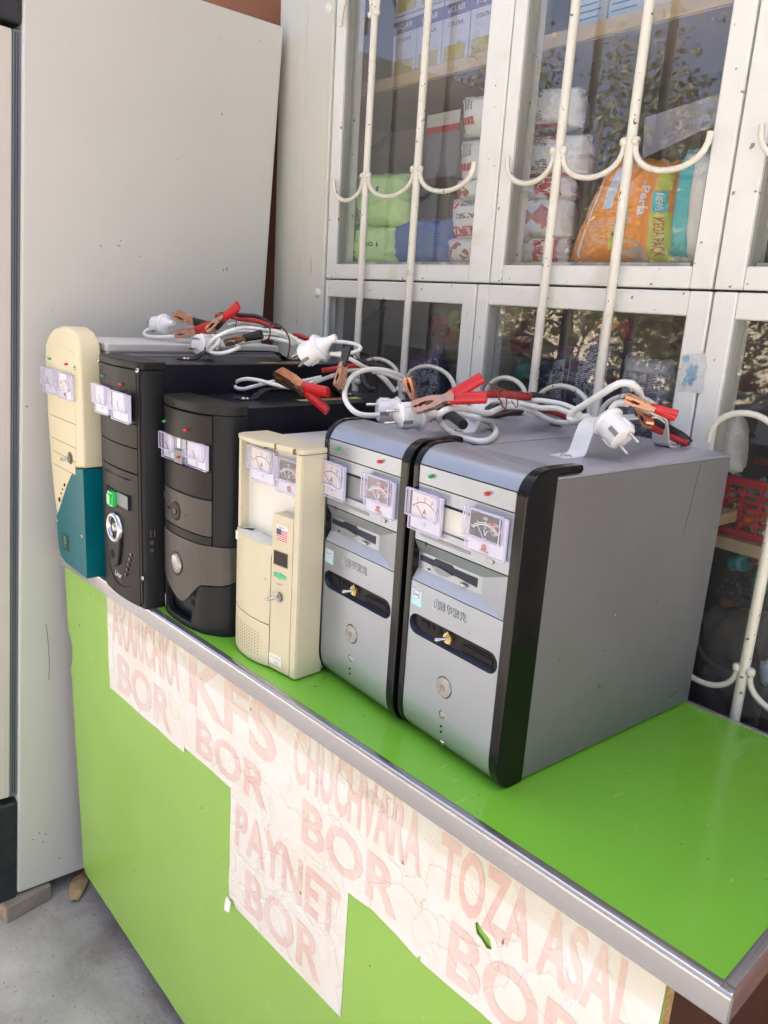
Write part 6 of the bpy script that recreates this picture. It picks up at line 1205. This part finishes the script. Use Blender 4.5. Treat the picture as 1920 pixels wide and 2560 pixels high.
def d_lines(t, w, h):
    for k in range(int(h / 0.012)): box('blue_line', 'ink_blue', t, w * 0.08, w * (0.7 + 0.2 * ((k * 7) % 3) / 3), -0.0008, 0, 0.006 + k * 0.012, 0.0085 + k * 0.012)
xf_ = at_wd(1245, 60, 0.225).x
for i, x in enumerate((xf_ - 0.012, xf_ + 0.073)):
    t = wthing('carton', ('blue-lined box, left of two on the high shelf', 'blue-lined box, right of two on the high shelf')[i], 'box', (x, 0.225, zt_), PG); box('box_body', 'card_blueline', t, 0, 0.08, 0, 0.1, 0, 0.24, bev=0.001); d_lines(t, 0.08, 0.24)
for i, (x, s_) in enumerate(((xf_ + 0.16, '18w'), (xf_ + 0.285, '19w'), (xf_ + 0.41, '1xw'), (xf_ + 0.535, '10w'))):
    t = wthing('carton', 'pinkish lamp box reading ' + s_ + ' on the high shelf', 'box', (x, 0.21, zt_), PG); box('box_body', 'card_pink', t, 0, 0.118, 0, 0.11, 0, 0.20, bev=0.001)
    MB().prism(rrect(0.010, 0.108, 0.020, 0.050, 0.010), 'y', -0.001, 0).build('dark_label', 'card_label', t); text('lettering', s_.replace('x', ''), 0.026, 'ink_white', t, (0.04, -0.0014, 0.035), off=0.01)
    MB().prism(circ(0.06, 0.105, 0.022, 16, 0.032), 'y', -0.001, 0).build('bulb_picture', 'card_blueline', t)
# translucent sheet hung in the second window
ts = wthing('plastic_sheet', 'yellowish clear sheet hanging above the turquoise pack', 'sheet', at_wd(1540, 290, 0.075)); o_ = at_wd(1540, 290, 0.075)
q = [at_wd(*c_, 0.075) - o_ for c_ in ((1392, 255), (1575, 195), (1560, 262), (1388, 342))]; MB().add(q + [v + Vector((0, 0.0006, 0)) for v in q], [(0, 1, 2, 3), (7, 6, 5, 4), (0, 4, 5, 1), (1, 5, 6, 2), (2, 6, 7, 3), (3, 7, 4, 0)]).build('film', 'meter_clear_low', ts)
# navy bags of sweets in the lower windows
def snack(label, TL, TR, BR, BL, m, txt, seed, seam_u=None, zig=True):
    p = Pack('sweets_bag', label, 'bag', TL, TR, BR, BL, 0.05, m, 0.02, 0.006, seed, 'bags of sweets in the lower windows')
    if zig:
        p.patch('purple_band', 0.0, 1.0, 0.0, 0.13, 'film_purple', 0.0012, 12); n = 16; zz = []
        for k in range(n): zz.append([p.f((k) / n, 0.0, off=0.002), p.f((k + 1) / n, 0.0, off=0.002), p.f((k + 0.5) / n, 0.07 if k % 2 else 0.05, off=0.002)])
        g_ = MB()
        for tri in zz: g_.add(tri, [(0, 1, 2)])
        g_.build('lime_teeth', 'film_lime', p.t, recalc=False)
    if seam_u: p.patch('printed_text', 0.04, seam_u - 0.1, 0.2, 0.97, txt); p.patch('printed_text', seam_u + 0.12, 0.97, 0.17, 0.97, txt); p.patch('back_seam', seam_u - 0.01, seam_u + 0.0, 0.1, 1.0, 'film_grey', 0.002)
    else: p.patch('printed_text', 0.06, 0.94, 0.16, 0.96, txt)
    return p
snack('narrow navy bag of sweets behind the charcoal tower', at_wd(868, 790, 0.10), at_wd(950, 742, 0.10), at_wd(955, 900, 0.10), at_wd(862, 900, 0.10), 'film_navy', 'print_white', 31)
snack('wide navy bag of sweets with a seam, middle lower window', at_wd(1192, 755, 0.10), at_wd(1330, 712, 0.10), at_wd(1300, 905, 0.10), at_wd(1175, 905, 0.10), 'film_navy', 'print_white', 32, 0.42)
snack('grey-white bag covered with print in the middle lower window', at_wd(1345, 766, 0.10), at_wd(1452, 782, 0.10), at_wd(1425, 960, 0.10), at_wd(1330, 960, 0.10), 'film_grey', 'print_grey', 33, None, False)
p = Pack('sweets_bag', 'white bag with recycling marks above the red basket', 'bag', at_wd(1543, 905, 0.11), at_wd(1592, 898, 0.11), at_wd(1590, 1022, 0.11), at_wd(1535, 1022, 0.11), 0.06, 'film_white', 0.02, 0.006, 34, PG)
p.words('\u25b3 \u25a1', 0.25, 0.7, 0.30, 0.42, 'ink_grey'); p.words('E', 0.18, 0.32, 0.12, 0.26, 'ink_grey'); p.words('Ariola', 0.1, 0.75, 0.56, 0.70, 'ink_grey', 180)
# bright packets hanging deep inside; those above the bags stand in for a reflection
for i, (x, yv, m) in enumerate(((945, 700, 'film_red'), (968, 690, 'film_lime'), (975, 720, 'film_orange'), (950, 735, 'film_peach'), (970, 760, 'card_yellow'), (1130, 800, 'film_teal'), (1155, 815, 'film_blue'), (1175, 800, 'film_blue'), (1310, 705, 'film_orange'), (1345, 715, 'film_red'), (1120, 745, 'film_red'))):
    nm = ('red packet, first hanging deep in the left lower pane', 'lime packet hanging deep in the left lower pane', 'orange packet hanging deep in the left lower pane', 'peach packet hanging deep in the left lower pane', 'yellow packet low in the left lower pane', 'teal packet left of the navy bag', 'blue packet left of the navy bag', 'second blue packet touching the navy bag', 'orange reflection shape above the navy bag', 'red reflection shape above the grey-white bag', 'red packet by the middle post, lower pane')[i]
    Pack('packet', nm, 'packet', *rect(x - 16, x + 16, yv - 22, yv + 22, 0.34 + 0.02 * i), 0.03, m, 0.02, 0.008, 40 + i, 'packets hanging inside', n=8)
# red basket with sweets on the low shelf
A, B = at_wd(1568, 1020, 0.24), at_wd(1660, 1160, 0.24)
bz = low_z; bt = A.z - 0.002; bx0, bx1 = A.x - 0.06, A.x + 0.30
rb = wthing('red_basket', 'red plastic lattice basket full of wrapped sweets', 'basket', (bx0, 0.24, bz)); mat('basket_red', (0.50, 0.015, 0.025), 0.35)
w, h, dpt = bx1 - bx0, bt - bz, 0.25
def lattice(par, mk):
    n, r = 11, 6
    for k in range(n + 1): box('lattice_rib', 'basket_red', par, *mk(k / n, 0.0035, None))
    for k in range(1, r): box('lattice_bar', 'basket_red', par, *mk(None, 0.003, 0.12 + 0.70 * k / r))
box('rim', 'basket_red', rb, -0.006, w + 0.006, -0.008, 0.004, h * 0.86, h, bev=0.003); box('rim', 'basket_red', rb, -0.006, w + 0.006, dpt - 0.004, dpt + 0.006, h * 0.86, h, bev=0.003)
box('base', 'basket_red', rb, 0, w, 0, dpt, 0, h * 0.13, bev=0.003)
lattice(rb, lambda u, t_, v: (u * (w - 0.006), u * (w - 0.006) + 0.006, 0, 0.004, h * 0.12, h * 0.87) if u is not None else (0.001, w - 0.001, 0.001, 0.0035, v * h, v * h + 0.006))
box('corner_post', 'basket_red', rb, w * 0.0, 0.016, -0.002, 0.006, 0.0, h, bev=0.002); box('corner_post', 'basket_red', rb, w - 0.12, w - 0.10, -0.002, 0.005, 0.0, h, bev=0.002)
sw = MB(); cols = ['label_white', 'film_lime', 'film_orange', 'film_pale', 'foil_green']
heap = {c: MB() for c in cols}; random.seed(11)
for i in range(420):
    c = random.choice(cols); x, yy, z = random.uniform(0.012, w - 0.012), random.uniform(0.010, 0.10), random.uniform(h * 0.1, h * 0.84); a = Vector((random.uniform(-1, 1), random.uniform(-.4, .4), random.uniform(-1, 1))).normalized() * 0.011
    heap[c].tube([Vector((x, yy, z)) - a, Vector((x, yy, z)) - a * 0.5, Vector((x, yy, z)) + a * 0.5, Vector((x, yy, z)) + a], [0.005, 0.004, 0.0045, 0.006], 5)
hp = wthing('sweets_heap', 'wrapped sweets heaped inside the red basket', 'sweets', (bx0, 0.24, bz)); hp['kind'] = 'stuff'
for c in cols: heap[c].build('wrapped_sweets', c, hp)
# toys in blister packs and a crumpled clear bag low in the right window
for i, (x, yv, m, s_) in enumerate(((1595, 1215, 'film_teal', 20), (1640, 1205, 'film_rose', 18), (1590, 1275, 'film_navy', 24), (1640, 1262, 'foil_green', 20), (1575, 1300, 'film_rose', 12), (1600, 1330, 'film_orange', 10))):
    nm = ('teal toy in a blister pack under the basket shelf', 'red and orange toy in a blister pack under the basket shelf', 'navy toy in a blister pack, second row', 'green toy in a blister pack, second row', 'small dark red toy beside the tower edge', 'small orange toy low behind the glass')[i]
    Pack('toy_blister', nm, 'toy', *rect(x - s_, x + s_, yv - s_, yv + s_, 0.34), 0.04, m, 0.03, 0.012, 60 + i, 'toys in blister packs', n=8)
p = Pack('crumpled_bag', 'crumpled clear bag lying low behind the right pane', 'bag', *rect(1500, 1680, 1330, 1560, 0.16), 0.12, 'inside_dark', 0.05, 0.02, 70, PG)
p.t['label'] = 'crumpled dark clear bag lying low behind the right pane'
p = Pack('packet', 'small pale blue packet at the lower right edge', 'packet', *rect(1640, 1672, 1428, 1480, 0.09), 0.02, 'film_pale', 0.01, 0.006, 71, 'packets hanging inside', n=8)

# torn sticker on the lower middle post
st = wthing('torn_sticker', 'torn sticker remnant with blue blots on the lower post', 'sticker', at_wd(1490, 850, 0.0095)); o_ = at_wd(1490, 850, 0.0095)
mat('sticker_paper', (0.60, 0.60, 0.57), 0.6, var=0.12, vscale=60); mat('sticker_blue', (0.25, 0.40, 0.48), 0.5, var=0.35, vscale=90)
q = [at_wd(a, b, 0.0095) - o_ for a, b in ((1475, 766), (1522, 762), (1527, 790), (1520, 812), (1518, 848), (1500, 850), (1488, 838), (1466, 846), (1464, 820), (1470, 800))]
MB().add(q + [v + Vector((0, -0.0004, 0)) for v in q], [list(range(10)), list(range(19, 9, -1))] + [(i, (i + 1) % 10, 10 + (i + 1) % 10, 10 + i) for i in range(10)]).build('paper', 'sticker_paper', st)
rb_ = random.Random(5)
for (a, b, r) in ((1482, 776, 5), (1494, 800, 8), (1486, 818, 7), (1499, 815, 5), (1478, 830, 4), (1503, 794, 4), (1492, 826, 5)):
    c_ = at_wd(a, b, 0.0088) - o_; MB().add([c_] + [c_ + Vector((math.cos(R(36 * k)) * r * 0.0011 * rb_.uniform(.6, 1.3), 0, math.sin(R(36 * k)) * r * 0.0011 * rb_.uniform(.6, 1.3))) for k in range(10)], [(0, 1 + (k + 1) % 10, 1 + k) for k in range(10)]).build('blue_blot', 'sticker_blue', st, recalc=False)
# ================================================================== ACROSS THE YARD (seen only as reflections in the panes)
mat('bark', (0.10, 0.07, 0.05), 0.9, var=0.3, vscale=20)
def leaf_mat():
    m, nt, b = new_mat('leaf'); oc = coords(nt)
    n = noise_t(nt, oc, 9, 2); c = mixc(nt, ramp(nt, n, ((0.35, 0.0), (0.65, 1.0))), (0.07, 0.08, 0.025), (0.20, 0.17, 0.07))
    nt.links.new(c, b.inputs['Base Color']); b.inputs['Roughness'].default_value = 0.45
leaf_mat()
mat('plaster_cream', (0.62, 0.55, 0.42), 0.9, var=0.1, vscale=2)
yw = thing('yard_wall', 'cream plastered wall across the yard', 'wall', (-4.5, -7.5, FLOOR)); box('wall_face', 'plaster_cream', yw, -5, 9, -0.2, 0, 0, 1.9); yw['kind'] = 'thing'
for k in range(9): box('coping_slab', 'casing', yw, -5 + k * 1.56, -5 + k * 1.56 + 1.53, -0.26, 0.06, 1.9, 1.98)
def tree(label, x, y, h, rx, ry, rzz, n, seed):
    t = thing('garden_tree', label, 'tree', (x, y, FLOOR), 0, 'trees across the yard'); rng = random.Random(seed); cz = h - rzz
    MB().tube(smooth_path([(0, 0, 0), (0.05, 0.03, h * 0.25), (-0.04, 0.05, h * 0.5), (0.02, 0, h * 0.75)], 4), [0.06 - 0.04 * k / 12 for k in range(13)], 8).build('trunk', 'bark', t, smooth=60)
    tips = []; lm = MB()
    for i in range(34):
        a = rng.uniform(0, 6.28); z0 = rng.uniform(h * 0.2, h * 0.72); ex = Vector((rx * math.cos(a) * rng.uniform(.5, 1), ry * math.sin(a) * rng.uniform(.5, 1), z0 + rng.uniform(-0.1, rzz)))
        mid = Vector((ex.x * .5, ex.y * .5, (z0 + ex.z) / 2 + 0.1)); lm.tube([Vector((0, 0, z0)), mid, ex], [0.018, 0.010, 0.004], 5); tips.append((mid, ex))
    lm.build('limbs', 'bark', t, smooth=60); vs, fs = [], []
    for i in range(n):
        m, e = rng.choice(tips); c = m.lerp(e, rng.uniform(0, 1.12)) + Vector((rng.gauss(0, .16), rng.gauss(0, .16), rng.gauss(0, .17)))
        d = Vector((rng.gauss(0, 1), rng.gauss(0, 1), rng.gauss(-.3, .7))).normalized(); s = d.cross(Vector((rng.gauss(0, 1), rng.gauss(0, 1), rng.gauss(0, 1)))).normalized(); L = rng.uniform(.045, .085); Wd = L * .25; k = d.cross(s) * L * .12
        o = len(vs); vs += [c, c + d * L * .45 + s * Wd + k, c + d * L, c + d * L * .45 - s * Wd + k, c + d * L * .5]; fs += [(o, o + 1, o + 4), (o + 1, o + 2, o + 4), (o + 2, o + 3, o + 4), (o + 3, o, o + 4)]
    cr = MB(); cr.v = vs; cr.f = fs; cr.build('crown', 'leaf', t, recalc=False)
tree('leafy shrub tree opposite the second window', -1.0, -3.3, 3.15, 1.4, .8, 1.3, 9000, 3)
tree('taller leafy tree at the left across the yard', -3.0, -4.2, 3.7, 1.7, 1.0, 1.7, 9000, 4)
tree('low leafy shrub at the right across the yard', 0.75, -3.9, 2.7, 1.3, .8, 1.2, 8000, 5)
tree('bushy leafy tree filling the gap across the yard', -1.9, -5.0, 3.3, 1.9, .8, 1.5, 9000, 6)
